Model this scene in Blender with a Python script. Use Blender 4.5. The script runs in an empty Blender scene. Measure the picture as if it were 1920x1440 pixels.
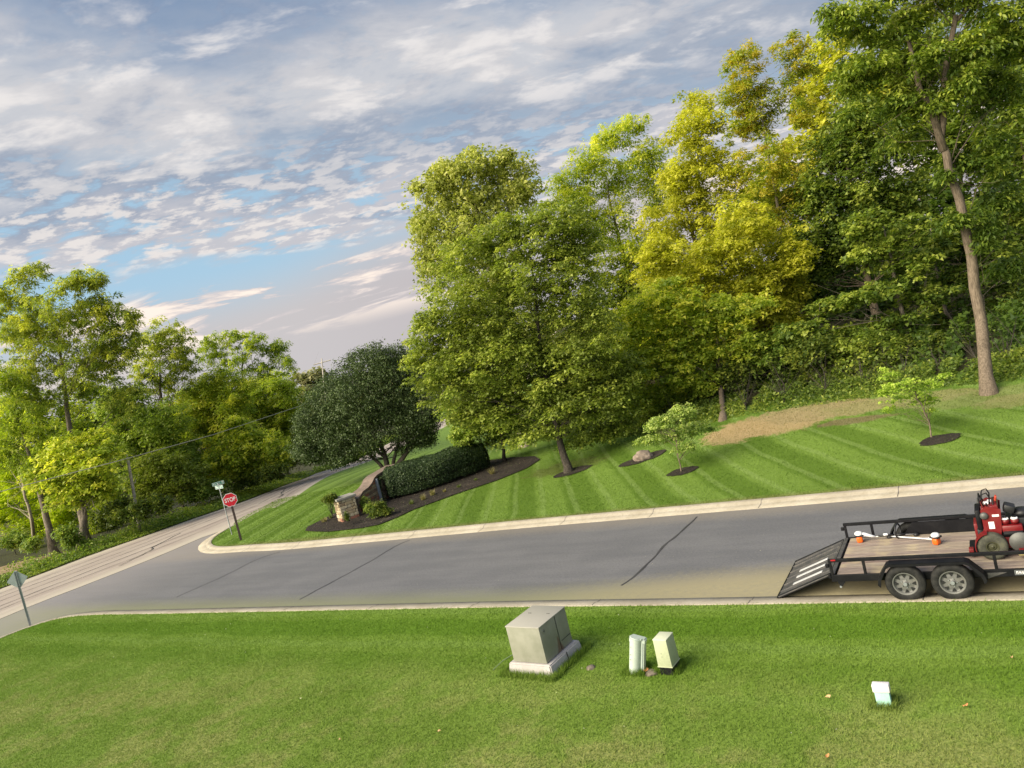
import bpy, bmesh, math, random
import numpy as np
from mathutils import Vector, Matrix
from mathutils.geometry import delaunay_2d_cdt

SC = bpy.context.scene
COL = SC.collection
random.seed(7)
RNG = np.random.default_rng(11)

# ------------------------------------------------------------------ camera
FOC = 1442.0; ROLL = math.radians(13.8); PITCH = math.radians(-3.6); CAMH = 6.4
cam = bpy.data.cameras.new('camera'); camo = bpy.data.objects.new('camera', cam); COL.objects.link(camo)
cam.sensor_width = 36.0; cam.lens = FOC / 1920.0 * 36.0; cam.clip_end = 6000; cam.clip_start = 0.1
camo.location = (0, 0, CAMH)
camo.matrix_world = (Matrix.Translation((0, 0, CAMH)) @ Matrix.Rotation(math.pi / 2 + PITCH, 4, 'X')
                     @ Matrix.Rotation(-ROLL, 4, 'Z'))
SC.camera = camo

# ------------------------------------------------------------------ light
EXPO = 0.92
SUN_AZ = math.atan2(-0.90, -0.43)          # direction towards the sun, measured from +Y
SUN_EL = math.radians(31)
sd = Vector((-0.90, -0.43, 0)).normalized() * math.cos(SUN_EL) + Vector((0, 0, math.sin(SUN_EL)))
sun = bpy.data.lights.new('sun', 'SUN'); suno = bpy.data.objects.new('sun', sun); COL.objects.link(suno)
sun.energy = 4.6; sun.angle = math.radians(56); sun.color = (1.0, 0.90, 0.70)
suno.rotation_euler = sd.to_track_quat('Z', 'Y').to_euler(); suno.location = sd * 80
vs = SC.view_settings
vs.view_transform = 'Standard'; vs.look = 'None'; vs.gamma = 1.0; vs.use_curve_mapping = False
vs.exposure = EXPO

class NT:
    """small node tree helper"""
    def __init__(s, tree): s.t = tree; s.n = tree.nodes; s.l = tree.links
    def new(s, kind, **kw):
        n = s.n.new(kind)
        for k, v in kw.items(): setattr(n, k, v)
        return n
    def put(s, sock, v):
        if isinstance(v, bpy.types.NodeSocket): s.l.new(v, sock)
        elif v is not None: sock.default_value = v
    def math(s, op, a, b=None, c=None, clamp=False):
        n = s.new('ShaderNodeMath', operation=op); n.use_clamp = clamp
        s.put(n.inputs[0], a); s.put(n.inputs[1], b); s.put(n.inputs[2], c)
        return n.outputs[0]
    def mix(s, f, a, b, blend='MIX'):
        n = s.new('ShaderNodeMix', data_type='RGBA', blend_type=blend); n.clamp_factor = True
        s.put(n.inputs[0], f)
        for i, v in ((6, a), (7, b)):
            if isinstance(v, tuple) and len(v) == 3: v = v + (1,)
            s.put(n.inputs[i], v)
        return n.outputs[2]
    def noise(s, vec, scale, detail=3, rough=.5, dist=0.0, out=0):
        n = s.new('ShaderNodeTexNoise'); s.put(n.inputs['Vector'], vec)
        n.inputs['Scale'].default_value = scale; n.inputs['Detail'].default_value = detail
        n.inputs['Roughness'].default_value = rough; n.inputs['Distortion'].default_value = dist
        return n.outputs[out]
    def ramp(s, f, a, b, smooth=True):
        n = s.new('ShaderNodeMapRange'); n.interpolation_type = 'SMOOTHSTEP' if smooth else 'LINEAR'
        s.put(n.inputs[0], f); n.inputs[1].default_value = a; n.inputs[2].default_value = b
        return n.outputs[0]
    def sep(s, v):
        n = s.new('ShaderNodeSeparateXYZ'); s.put(n.inputs[0], v); return n.outputs
    def comb(s, x, y, z):
        n = s.new('ShaderNodeCombineXYZ'); s.put(n.inputs[0], x); s.put(n.inputs[1], y); s.put(n.inputs[2], z); return n.outputs[0]
    def vmul(s, v, k):
        n = s.new('ShaderNodeVectorMath', operation='MULTIPLY'); s.put(n.inputs[0], v); n.inputs[1].default_value = k; return n.outputs[0]
    def pos(s): return s.new('ShaderNodeNewGeometry').outputs['Position']

# ------------------------------------------------------------------ sky
def make_world():
    w = bpy.data.worlds.new('World'); SC.world = w; w.use_nodes = True
    N = NT(w.node_tree); N.n.clear()
    out = N.new('ShaderNodeOutputWorld'); bg = N.new('ShaderNodeBackground')
    bg.inputs['Strength'].default_value = 0.080
    sky = N.new('ShaderNodeTexSky', sky_type='NISHITA'); sky.sun_disc = False
    sky.sun_elevation = SUN_EL; sky.sun_rotation = SUN_AZ; sky.air_density = 1.0; sky.dust_density = 0.6; sky.ozone_density = 1.5
    d = N.new('ShaderNodeTexCoord').outputs['Generated']
    x, y, z = N.sep(d)
    el = N.math('MULTIPLY', N.math('ARCSINE', z), 57.29578)          # degrees
    az = N.math('MULTIPLY', N.math('ARCTAN2', x, y), 57.29578)
    zz = N.math('ADD', N.math('MAXIMUM', z, 0.0), 0.16)
    px = N.math('DIVIDE', x, zz); py = N.math('DIVIDE', y, zz)
    rot = N.comb(N.math('ADD', N.math('MULTIPLY', px, .80), N.math('MULTIPLY', py, .30)),
                 N.math('SUBTRACT', N.math('MULTIPLY', py, 1.0), N.math('MULTIPLY', px, .25)), 0.0)
    # clear sky colour: Nishita pulled a little towards the pale blue of an evening haze
    clear = N.mix(0.8, N.vmul(sky.outputs[0], (1, 1, 1)), (2.7, 4.1, 5.2))
    clear = N.mix(N.ramp(el, 22.0, 36.0), clear, (1.2, 2.2, 4.6))
    # warm pale haze close to the horizon
    hz = N.mix(N.ramp(N.math('SUBTRACT', el, N.math('MULTIPLY', N.math('ADD', az, 20.0), .06)), 4.5, 9.5), (4.0, 3.8, 3.85), clear)
    hz = N.mix(N.math('MULTIPLY', N.ramp(az, -16.0, -2.0), N.math('SUBTRACT', 1.0, N.ramp(el, 5.0, 12.5))), hz, (3.7, 3.45, 3.55))
    # big soft masses
    big = N.noise(rot, 0.75, 5, .52, .2)
    mid = N.noise(rot, 2.2, 6, .58, .25)
    rip = N.noise(N.vmul(rot, (1.0, 1.25, 1.0)), 5.5, 5, .60, .25)
    fine = N.noise(rot, 11.0, 6, .62, .15)
    wob = N.math('MULTIPLY', N.math('SUBTRACT', mid, 0.5), 6.0)
    elw = N.math('ADD', N.math('ADD', el, wob), N.math('MULTIPLY', az, 0.085))
    deck = N.ramp(elw, 8.0, 9.2)                                # everything above the blue gap
    # ragged mackerel sheet between the gap and the solid deck
    mack = N.ramp(N.math('ADD', N.math('MULTIPLY', rip, .62), N.math('MULTIPLY', fine, .38)), 0.37, 0.50)
    solid = N.math('MULTIPLY', N.ramp(elw, 11.0, 17.0), .93)
    deckc = N.math('MULTIPLY', deck, N.math('MAXIMUM', mack, solid), clamp=True)
    # a few openings high up
    hole = N.math('MULTIPLY', N.ramp(big, 0.60, 0.68), N.ramp(el, 22.0, 30.0))
    deckc = N.math('MULTIPLY', deckc, N.math('SUBTRACT', 1.0, N.math('MULTIPLY', hole, .85)))
    # shading of the deck: grey-blue undersides, cream edges
    shade = N.math('ADD', N.math('MULTIPLY', big, .68), N.math('ADD', N.math('MULTIPLY', mid, .24), N.math('MULTIPLY', rip, .08)))
    # broad banks stacked up the sky: mackerel edge, grey bank, cream bank, slate overhead
    bk = N.math('ADD', elw, N.math('ADD', N.math('MULTIPLY', N.math('SUBTRACT', big, .5), 16.0), N.math('MULTIPLY', N.math('SUBTRACT', mid, .5), 7.0)))
    g0, g1, g2, g3, g4 = (3.8, 3.8, 4.1), (2.25, 2.65, 3.35), (4.1, 4.1, 4.3), (2.4, 2.8, 3.55), (1.2, 1.8, 2.85)
    base = N.mix(N.ramp(bk, 10.0, 13.5), g0, g1)
    base = N.mix(N.ramp(bk, 14.0, 19.0), base, g2)
    base = N.mix(N.ramp(bk, 19.5, 24.5), base, g3)
    base = N.mix(N.math('MULTIPLY', N.ramp(bk, 21.0, 27.0), N.math('SUBTRACT', 1.0, N.math('MULTIPLY', N.ramp(az, -24.0, 2.0), .60))), base, g4)
    lit = N.ramp(N.math('ADD', N.math('MULTIPLY', mid, .5), N.math('MULTIPLY', rip, .5)), .49, .61)
    lit = N.math('MULTIPLY', lit, N.math('MULTIPLY', N.ramp(el, 13.0, 17.0), N.math('SUBTRACT', 1.0, N.math('MULTIPLY', N.ramp(el, 22.0, 29.0), .55))))
    base = N.mix(N.math('MULTIPLY', lit, .80), base, (5.9, 5.65, 5.5))
    dk_ = N.math('MULTIPLY', N.ramp(N.math('ADD', N.math('MULTIPLY', mid, .6), N.math('MULTIPLY', rip, .4)), .49, .37), .75)
    base = N.mix(dk_, base, (2.0, 2.4, 3.15))
    litm = N.math('MULTIPLY', N.math('SUBTRACT', 1.0, solid), N.ramp(fine, .47, .60))
    base = N.mix(N.math('MULTIPLY', litm, .75), base, (6.0, 5.6, 5.3))
    col = N.mix(deckc, hz, base)
    # low cumulus bars below the gap, peach-lit on top
    bars = N.noise(N.comb(N.math('MULTIPLY', az, .07), N.math('MULTIPLY', N.math('SUBTRACT', el, N.math('MULTIPLY', az, .05)), .40), 8.3), 1.5, 7, .62, .5)
    bm = N.math('MULTIPLY', N.ramp(bars, .47, .53), N.math('MULTIPLY', N.ramp(el, 3.0, 5.0), N.math('SUBTRACT', 1.0, N.ramp(el, 7.6, 9.0))))
    col = N.mix(N.math('MULTIPLY', bm, .95), col, N.mix(N.ramp(bars, .50, .60), (4.6, 4.2, 4.2), (7.2, 6.2, 5.4)))
    # below the horizon
    col = N.mix(N.ramp(el, -1.5, 0.0), (1.2, 1.2, .9), col)
    N.l.new(col, bg.inputs['Color']); N.l.new(bg.outputs[0], out.inputs[0])
make_world()

# ------------------------------------------------------------------ geometry of the view (real places from pixels of the 1920 x 1440 photograph)
cR, sR, cP, sP = math.cos(ROLL), math.sin(ROLL), math.cos(PITCH), math.sin(PITCH)
def ray(px, py):
    dx = (px - 960) / FOC; dy = -(py - 720) / FOC
    h = dx * cR + dy * sR; v = -dx * sR + dy * cR
    return Vector((h, cP - v * sP, v * cP + sP))
def pz(px, py, z=0.0):
    d = ray(px, py); t = (z - CAMH) / d.z
    return Vector((d.x * t, d.y * t, z))
def pd(px, py, y):
    d = ray(px, py); t = y / d.y
    return Vector((d.x * t, y, CAMH + d.z * t))
def ss(x): x = np.clip(x, 0, 1); return x * x * (3 - 2 * x)
LX, LY = .846, -.533           # direction of the side street, towards the right
NX, NY = .533, .846            # across it, away from the viewer
def st(s, t): return Vector((s * LX + t * NX, s * LY + t * NY))
def H(x, y):
    x = np.asarray(x, float); y = np.asarray(y, float)
    t = x * NX + y * NY
    bank = 1.0 * ss((t - 22.5) / 13) * ss((x + 1) / 10)
    wood = np.minimum(.10 * np.maximum(0, t - 37), 5) * ss((x - 1) / 12)
    drop = -4.2 * ss((y - 42) / 58) * (1 - ss((x + 4) / 16))
    drop = drop - 1.0 * ss((y - 105) / 200)
    left = .6 * ss((-x - 34) / 30)
    return bank + wood + drop + left
def Hs(x, y): return float(H(x, y))
def at(px, py, dz=0.0):
    """the point of the ground seen at a pixel"""
    d = ray(px, py); lo = 2.0; t = 4.0
    while t < 900:
        if CAMH + d.z * t < Hs(d.x * t, d.y * t) + dz: break
        lo = t; t *= 1.04
    hi = t
    for _ in range(30):
        m = (lo + hi) / 2
        if CAMH + d.z * m < Hs(d.x * m, d.y * m) + dz: hi = m
        else: lo = m
    return Vector((d.x * hi, d.y * hi, CAMH + d.z * hi))

# ------------------------------------------------------------------ objects helpers
def tag(o, label=None, cat=None, group=None, kind=None):
    if label: o['label'] = label
    if cat: o['category'] = cat
    if group: o['group'] = group
    if kind: o['kind'] = kind
    return o
def empty(name, loc, label, cat, group=None, rz=0.0):
    o = bpy.data.objects.new(name, None); COL.objects.link(o)
    o.location = loc; o.rotation_euler = (0, 0, rz); o.empty_display_size = .3
    return tag(o, label, cat, group)
def link(name, me, mat=None, parent=None, smooth=False, loc=None):
    if mat is not None:
        me.materials.clear(); me.materials.append(mat)
    if smooth:
        me.polygons.foreach_set('use_smooth', [True] * len(me.polygons))
    o = bpy.data.objects.new(name, me); COL.objects.link(o)
    if parent: o.parent = parent
    if loc is not None: o.location = loc
    return o
def mesh_np(name, co, faces_n, idx):
    """co (n,3), faces all with faces_n corners, idx flat"""
    me = bpy.data.meshes.new(name)
    n = len(co); me.vertices.add(n); me.vertices.foreach_set('co', np.ascontiguousarray(co, dtype=np.float32).ravel())
    idx = np.ascontiguousarray(idx, dtype=np.int32).ravel(); nf = len(idx) // faces_n
    me.loops.add(len(idx)); me.loops.foreach_set('vertex_index', idx)
    me.polygons.add(nf); me.polygons.foreach_set('loop_start', np.arange(0, len(idx), faces_n, dtype=np.int32))
    me.update(calc_edges=True)
    return me

class MB:
    def __init__(s): s.bm = bmesh.new()
    def box(s, c, size, rot=None, bev=0.0, taper=None, seg=2):
        M = Matrix.Translation(c)
        if rot is not None: M = M @ (rot if isinstance(rot, Matrix) else Matrix.Rotation(rot, 4, 'Z'))
        r = bmesh.ops.create_cube(s.bm, size=1.0)
        vv = r['verts']
        for v in vv:
            k = 1.0
            if taper is not None and v.co.z > 0: k = taper
            v.co = Vector((v.co.x * size[0] * k, v.co.y * size[1] * k, v.co.z * size[2]))
        if bev > 0:
            es = list({e for v in vv for e in v.link_edges})
            rb = bmesh.ops.bevel(s.bm, geom=es, offset=bev, segments=seg, affect='EDGES', profile=.5)
            vv = list({v for f in rb['faces'] for v in f.verts} | {v for v in vv if v.is_valid})
            # bevel keeps the flat faces' vertices inside rb['verts']
            vv = list(set(vv) | set(rb['verts']))
        for v in vv: v.co = M @ v.co
        return s
    def tube(s, pts, r, n=8, caps=True):
        """pts list of points, r radius or list of radii"""
        pts = [Vector(p) for p in pts]; k = len(pts)
        rr = r if isinstance(r, (list, tuple)) else [r] * k
        rings = []; up = None
        for i, p in enumerate(pts):
            a = pts[max(i - 1, 0)]; b = pts[min(i + 1, k - 1)]
            d = (b - a).normalized() if (b - a).length > 1e-9 else Vector((0, 0, 1))
            if up is None:
                up = Vector((0, 0, 1)) if abs(d.z) < .9 else Vector((1, 0, 0))
            u = d.cross(up).normalized(); w = u.cross(d).normalized(); up = w
            rings.append([s.bm.verts.new(p + (u * math.cos(2 * math.pi * j / n) + w * math.sin(2 * math.pi * j / n)) * rr[i]) for j in range(n)])
        for a, b in zip(rings, rings[1:]):
            for j in range(n):
                s.bm.faces.new((a[j], a[(j + 1) % n], b[(j + 1) % n], b[j]))
        if caps:
            s.bm.faces.new(rings[0][::-1]); s.bm.faces.new(rings[-1])
        return s
    def lathe(s, prof, c=(0, 0, 0), axis='Y', n=32, close=False, cap=True):
        """prof: (radius, offset along axis)"""
        c = Vector(c); rings = []
        for r, h in prof:
            ring = []
            for j in range(n):
                a = 2 * math.pi * j / n; ca, sa = math.cos(a) * r, math.sin(a) * r
                if axis == 'Y': p = Vector((ca, h, sa))
                elif axis == 'X': p = Vector((h, ca, sa))
                else: p = Vector((ca, sa, h))
                ring.append(s.bm.verts.new(p + c))
            rings.append(ring)
        for a, b in zip(rings, rings[1:]):
            for j in range(n): s.bm.faces.new((a[j], a[(j + 1) % n], b[(j + 1) % n], b[j]))
        if close:
            a, b = rings[-1], rings[0]
            for j in range(n): s.bm.faces.new((a[j], a[(j + 1) % n], b[(j + 1) % n], b[j]))
        else:
            if cap and prof[0][0] > 1e-6: s.bm.faces.new(rings[0][::-1])
            if cap and prof[-1][0] > 1e-6: s.bm.faces.new(rings[-1])
        return s
    def prism(s, poly, y0, y1, M=None):
        """polygon given in (x, z), extruded from y0 to y1"""
        a = [s.bm.verts.new((x, y0, z)) for x, z in poly]; b = [s.bm.verts.new((x, y1, z)) for x, z in poly]
        n = len(poly)
        s.bm.faces.new(a); s.bm.faces.new(b[::-1])
        for j in range(n): s.bm.faces.new((a[j], b[j], b[(j + 1) % n], a[(j + 1) % n]))
        if M is not None:
            for v in a + b: v.co = M @ v.co
        return s
    def xform(s, M):
        for v in s.bm.verts: v.co = M @ v.co
        return s
    def build(s, name, mat, parent=None, smooth=False, loc=None, auto=None):
        bmesh.ops.recalc_face_normals(s.bm, faces=s.bm.faces)
        me = bpy.data.meshes.new(name); s.bm.to_mesh(me); s.bm.free()
        o = link(name, me, mat, parent, smooth, loc)
        if auto:
            me.polygons.foreach_set('use_smooth', [True] * len(me.polygons))
            try: me.set_sharp_from_angle(angle=math.radians(auto))
            except Exception: pass
        return o

# ------------------------------------------------------------------ materials
MATS = {}
def newmat(name):
    m = bpy.data.materials.new(name); m.use_nodes = True; N = NT(m.node_tree); N.n.clear()
    out = N.new('ShaderNodeOutputMaterial'); b = N.new('ShaderNodeBsdfPrincipled'); N.l.new(b.outputs[0], out.inputs[0])
    MATS[name] = m
    return m, N, b, out
def bump(N, b, h, strength=.3, dist=.01):
    n = N.new('ShaderNodeBump'); n.inputs['Strength'].default_value = strength; n.inputs['Distance'].default_value = dist
    N.l.new(h, n.inputs['Height']); N.l.new(n.outputs[0], b.inputs['Normal'])
def plain(name, col, rough=.5, metal=0.0, var=.12, scale=6, spec=.5, dirt=None, dirtamt=.3, bumpk=0.0):
    if name in MATS: return MATS[name]
    m, N, b, out = newmat(name)
    tc = N.new('ShaderNodeTexCoord').outputs['Object']
    n1 = N.noise(tc, scale, 5, .6); n2 = N.noise(tc, scale * 7, 4, .6)
    f = N.math('ADD', N.math('MULTIPLY', n1, .6), N.math('MULTIPLY', n2, .4))
    lo = tuple(c * (1 - var) for c in col); hi = tuple(min(1, c * (1 + var)) for c in col)
    c = N.mix(N.ramp(f, .35, .65), lo, hi)
    if dirt: c = N.mix(N.math('MULTIPLY', N.ramp(n1, .45, .7), dirtamt), c, dirt)
    N.l.new(c, b.inputs['Base Color']); b.inputs['Metallic'].default_value = metal
    N.put(b.inputs['Roughness'], N.math('ADD', rough - .08, N.math('MULTIPLY', n2, .16)))
    b.inputs['Specular IOR Level'].default_value = spec
    if bumpk: bump(N, b, n2, bumpk, .01)
    return m

def mat_grass(name, far, blade=False):
    """lawn: mown stripes, paler dry patches, fine mottling"""
    m, N, b, out = newmat(name)
    p = N.pos(); x, y, z = N.sep(p)
    t = N.math('ADD', N.math('MULTIPLY', x, NX), N.math('MULTIPLY', y, NY))
    s = N.math('ADD', N.math('MULTIPLY', x, LX), N.math('MULTIPLY', y, LY))
    nb = N.noise(p, .35, 4, .6); nm = N.noise(p, 2.2, 4, .65); nf = N.noise(p, 22, 4, .7); nn = N.noise(p, 70, 2, .6)
    w = N.math('MULTIPLY', N.math('SUBTRACT', nb, .5), .9)
    if far:
        fan = N.math('DIVIDE', N.math('SUBTRACT', x, 2.0), N.math('ADD', 1.0, N.math('MULTIPLY', N.math('SUBTRACT', y, 28.0), -.012)))
        ph = N.math('MULTIPLY', N.math('ADD', fan, N.math('MULTIPLY', w, .5)), 6.2832 / 2.2)
        ph2 = N.math('MULTIPLY', N.math('ADD', fan, N.math('MULTIPLY', w, .5)), 6.2832 / 1.1)
    else:
        ph = N.math('MULTIPLY', N.math('ADD', t, w), 6.2832 / 1.75); ph2 = ph
    sw = N.math('ADD', N.math('MULTIPLY', N.math('SINE', ph), .5), .5)
    stripe = N.ramp(sw, .34, .66)
    thin = N.ramp(N.math('ADD', N.math('MULTIPLY', N.math('SINE', ph2), .5), .5), .86, .98)
    if far:
        c = N.mix(stripe, (.118, .198, .024), (.190, .290, .050))
        c = N.mix(N.math('MULTIPLY', thin, .36), c, (.32, .42, .14))
    else:
        amt = N.ramp(t, 9.5, 13.4)
        fl = N.mix(N.ramp(nb, .40, .60), (.195, .285, .044), (.255, .335, .068))
        st_ = N.mix(stripe, (.135, .245, .018), (.195, .305, .040))
        c = N.mix(amt, fl, st_)
        c = N.mix(N.math('MULTIPLY', thin, N.math('MULTIPLY', amt, .7)), c, (.24, .35, .07))
        dry = N.math('MULTIPLY', N.ramp(N.math('ADD', N.math('MULTIPLY', nb, .55), N.math('MULTIPLY', nm, .45)), .45, .57),
                     N.math('SUBTRACT', 1.0, N.ramp(t, 9.0, 12.8)))
        c = N.mix(N.math('MULTIPLY', dry, .6), c, (.36, .33, .13))
    c = N.mix(N.math('MULTIPLY', N.ramp(nm, .52, .72), .35), c, (.17, .27, .03))
    c = N.mix(N.math('MULTIPLY', N.ramp(nf, .60, .42), .45), c, (.075, .14, .016))
    c = N.mix(N.math('MULTIPLY', N.ramp(nn, .58, .72), .35), c, (.22, .30, .085))
    if far:
        # tan thatch where the lawn gives out below the wood, darker brown under the big maple, worn edge along the kerb
        edge = N.math('SUBTRACT', 1.0, N.ramp(N.math('ADD', t, N.math('MULTIPLY', nm, .35)), 21.95, 22.45))
        c = N.mix(N.math('MULTIPLY', edge, .7), c, (.20, .19, .07))
        def patch(cx, cy, rs, rt, k, colr, c):
            s0 = cx * LX + cy * LY; t0 = cx * NX + cy * NY
            a = N.math('DIVIDE', N.math('SUBTRACT', s, s0), rs); bb = N.math('DIVIDE', N.math('SUBTRACT', t, t0), rt)
            r = N.math('ADD', N.math('SQRT', N.math('ADD', N.math('MULTIPLY', a, a), N.math('MULTIPLY', bb, bb))), N.math('MULTIPLY', N.math('SUBTRACT', nm, .5), 1.3))
            return N.mix(N.math('MULTIPLY', N.math('SUBTRACT', 1.0, N.ramp(r, .72, 1.02)), k), c, colr)
        for (qx, qy, rs, rt, k, cc) in ((1440, 800, 2.6, 1.5, .95, (.42, .31, .16)), (1530, 776, 3.0, 1.3, .9, (.34, .27, .14)),
                                        (1600, 793, 1.4, .4, .75, (.20, .14, .085)), (1385, 815, 1.6, 1.3, .9, (.42, .31, .16)),
                                        (1680, 757, 3.0, .9, .75, (.28, .26, .11)), (1850, 748, 2.6, 1.0, .45, (.26, .25, .11)),
                                        (1930, 752, 1.6, .8, .6, (.28, .26, .11)), (1060, 880, 2.2, 1.2, .45, (.14, .12, .05))):
            q = at(qx, qy); c = patch(q.x, q.y, rs, rt, k, cc, c)
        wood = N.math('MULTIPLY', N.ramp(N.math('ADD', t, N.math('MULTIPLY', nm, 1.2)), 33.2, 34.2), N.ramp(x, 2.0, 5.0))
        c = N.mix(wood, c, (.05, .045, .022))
    N.l.new(c, b.inputs['Base Color']); b.inputs['Roughness'].default_value = .75
    b.inputs['Specular IOR Level'].default_value = .15
    if blade:
        tr = N.new('ShaderNodeBsdfTranslucent'); N.l.new(N.mix(.6, c, (.20, .34, .05)), tr.inputs[0])
        mx = N.new('ShaderNodeMixShader'); mx.inputs[0].default_value = .35
        N.l.new(b.outputs[0], mx.inputs[1]); N.l.new(tr.outputs[0], mx.inputs[2]); N.l.new(mx.outputs[0], out.inputs[0])
    else:
        bump(N, b, N.math('ADD', nf, N.math('MULTIPLY', nn, .6)), .9, .035)
    return m

def mat_asphalt():
    m, N, b, out = newmat('sealed_asphalt')
    p = N.pos(); x, y, z = N.sep(p)
    t = N.math('ADD', N.math('MULTIPLY', x, NX), N.math('MULTIPLY', y, NY))
    s = N.math('ADD', N.math('MULTIPLY', x, LX), N.math('MULTIPLY', y, LY))
    lane = N.comb(N.math('MULTIPLY', s, .22), N.math('MULTIPLY', t, 1.6), 0.0)
    n1 = N.noise(lane, 1.1, 5, .6); n2 = N.noise(p, .6, 5, .6); n3 = N.noise(p, 55, 4, .7); n4 = N.noise(p, 7, 6, .75)
    c = N.mix(N.ramp(N.math('ADD', N.math('MULTIPLY', n1, .6), N.math('MULTIPLY', n2, .4)), .38, .64), (.122, .122, .132), (.155, .153, .162))
    n5 = N.noise(p, 16, 4, .75)
    c = N.mix(N.math('MULTIPLY', N.ramp(n3, .45, .75), .40), c, (.23, .225, .22))
    c = N.mix(N.math('MULTIPLY', N.ramp(n5, .54, .40), .35), c, (.075, .075, .082))
    c = N.mix(N.math('MULTIPLY', N.ramp(n4, .56, .70), .25), c, (.20, .19, .175))
    # dust and clippings washed against the near gutter and trodden in by the trailer
    d = N.math('SUBTRACT', N.math('ADD', t, N.math('MULTIPLY', N.math('SUBTRACT', n4, .5), 1.5)), N.math('MULTIPLY', N.ramp(s, -12.0, -3.0), 1.0))
    dust = N.math('SUBTRACT', 1.0, N.ramp(d, 14.9, 16.3))
    dustc = N.mix(N.ramp(s, -13.0, -5.5), (.20, .205, .105), (.33, .285, .165))
    c = N.mix(N.math('MULTIPLY', dust, N.math('ADD', .35, N.math('MULTIPLY', n4, .9)), clamp=True), c, dustc)
    d2 = N.math('MULTIPLY', N.ramp(N.math('ADD', t, N.math('MULTIPLY', n4, 1.2)), 20.6, 21.6), .45)
    c = N.mix(d2, c, (.26, .22, .17))
    # paler worn apron where the street meets the old road
    ap = N.math('SUBTRACT', 1.0, N.ramp(N.math('ADD', s, N.math('MULTIPLY', n2, 5.0)), -36.0, -24.0))
    c = N.mix(N.math('MULTIPLY', ap, .55), c, (.30, .275, .28))
    sp = N.new('ShaderNodeTexVoronoi'); sp.inputs['Scale'].default_value = 5.0; N.l.new(p, sp.inputs['Vector'])
    c = N.mix(N.math('MULTIPLY', N.math('SUBTRACT', 1.0, N.ramp(sp.outputs['Distance'], .025, .05)), .7), c, (.45, .44, .38))
    N.l.new(c, b.inputs['Base Color']); b.inputs['Roughness'].default_value = .72; b.inputs['Specular IOR Level'].default_value = .35
    bump(N, b, n3, .35, .01)
    return m
def mat_oldroad():
    m, N, b, out = newmat('old_chip_seal')
    p = N.pos(); x, y, z = N.sep(p)
    # across-the-road coordinate follows the bend roughly: use attribute 'across' painted on the sheet
    a = N.new('ShaderNodeAttribute'); a.attribute_name = 'across'; ac = a.outputs['Fac']
    n2 = N.noise(p, .5, 5, .6); n3 = N.noise(p, 40, 4, .7)
    streak = N.noise(N.comb(N.math('MULTIPLY', ac, 14.0), N.math('MULTIPLY', y, .05), 0.0), 1.0, 5, .7)
    c = N.mix(N.ramp(N.math('ADD', N.math('MULTIPLY', streak, .7), N.math('MULTIPLY', n2, .3)), .38, .66), (.31, .255, .225), (.43, .375, .32))
    for c0, wd, k in ((.34, .10, .35), (.56, .10, .35), (.76, .08, .3)):
        q = N.math('ABSOLUTE', N.math('SUBTRACT', ac, c0))
        c = N.mix(N.math('MULTIPLY', N.math('SUBTRACT', 1.0, N.ramp(q, 0.0, wd)), k), c, (.30, .25, .225))
    edge = N.math('MAXIMUM', N.math('SUBTRACT', 1.0, N.ramp(ac, .05, .16)), N.ramp(ac, .83, .93))
    c = N.mix(N.math('MULTIPLY', edge, .7), c, (.48, .43, .35))
    c = N.mix(N.math('MULTIPLY', N.ramp(n3, .5, .75), .3), c, (.46, .42, .37))
    N.l.new(c, b.inputs['Base Color']); b.inputs['Roughness'].default_value = .8; b.inputs['Specular IOR Level'].default_value = .25
    bump(N, b, n3, .35, .01)
    return m
def mat_conc(name, lo, hi, stain, k=.5):
    m, N, b, out = newmat(name)
    p = N.pos()
    n1 = N.noise(p, .9, 5, .65); n2 = N.noise(p, 9, 5, .7); n3 = N.noise(p, 90, 3, .6)
    c = N.mix(N.ramp(N.math('ADD', N.math('MULTIPLY', n1, .5), N.math('MULTIPLY', n2, .5)), .38, .62), lo, hi)
    c = N.mix(N.math('MULTIPLY', N.ramp(n2, .52, .7), k), c, stain)
    N.l.new(c, b.inputs['Base Color']); b.inputs['Roughness'].default_value = .85; b.inputs['Specular IOR Level'].default_value = .2
    bump(N, b, N.math('ADD', n3, n2), .4, .008)
    return m
def mat_mulch():
    m, N, b, out = newmat('bark_mulch')
    p = N.pos(); n1 = N.noise(p, 1.2, 4, .6); n2 = N.noise(p, 26, 5, .75)
    c = N.mix(N.ramp(n2, .40, .66), (.018, .015, .013), (.070, .055, .045))
    c = N.mix(N.math('MULTIPLY', N.ramp(n1, .5, .7), .4), c, (.085, .07, .055))
    N.l.new(c, b.inputs['Base Color']); b.inputs['Roughness'].default_value = .9; b.inputs['Specular IOR Level'].default_value = .2
    bump(N, b, n2, 1.0, .04)
    return m
def mat_bark(name, lo, hi, warm=None):
    if name in MATS: return MATS[name]
    m, N, b, out = newmat(name)
    p = N.pos(); q = N.vmul(p, (1, 1, .18))
    n1 = N.noise(q, 22, 5, .7); n2 = N.noise(p, 1.3, 4, .6)
    c = N.mix(N.ramp(n1, .36, .64), lo, hi)
    c = N.mix(N.math('MULTIPLY', N.ramp(n2, .5, .7), .45), c, warm or tuple(v * .6 for v in lo))
    N.l.new(c, b.inputs['Base Color']); b.inputs['Roughness'].default_value = .9; b.inputs['Specular IOR Level'].default_value = .15
    bump(N, b, n1, .9, .03)
    return m
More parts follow.
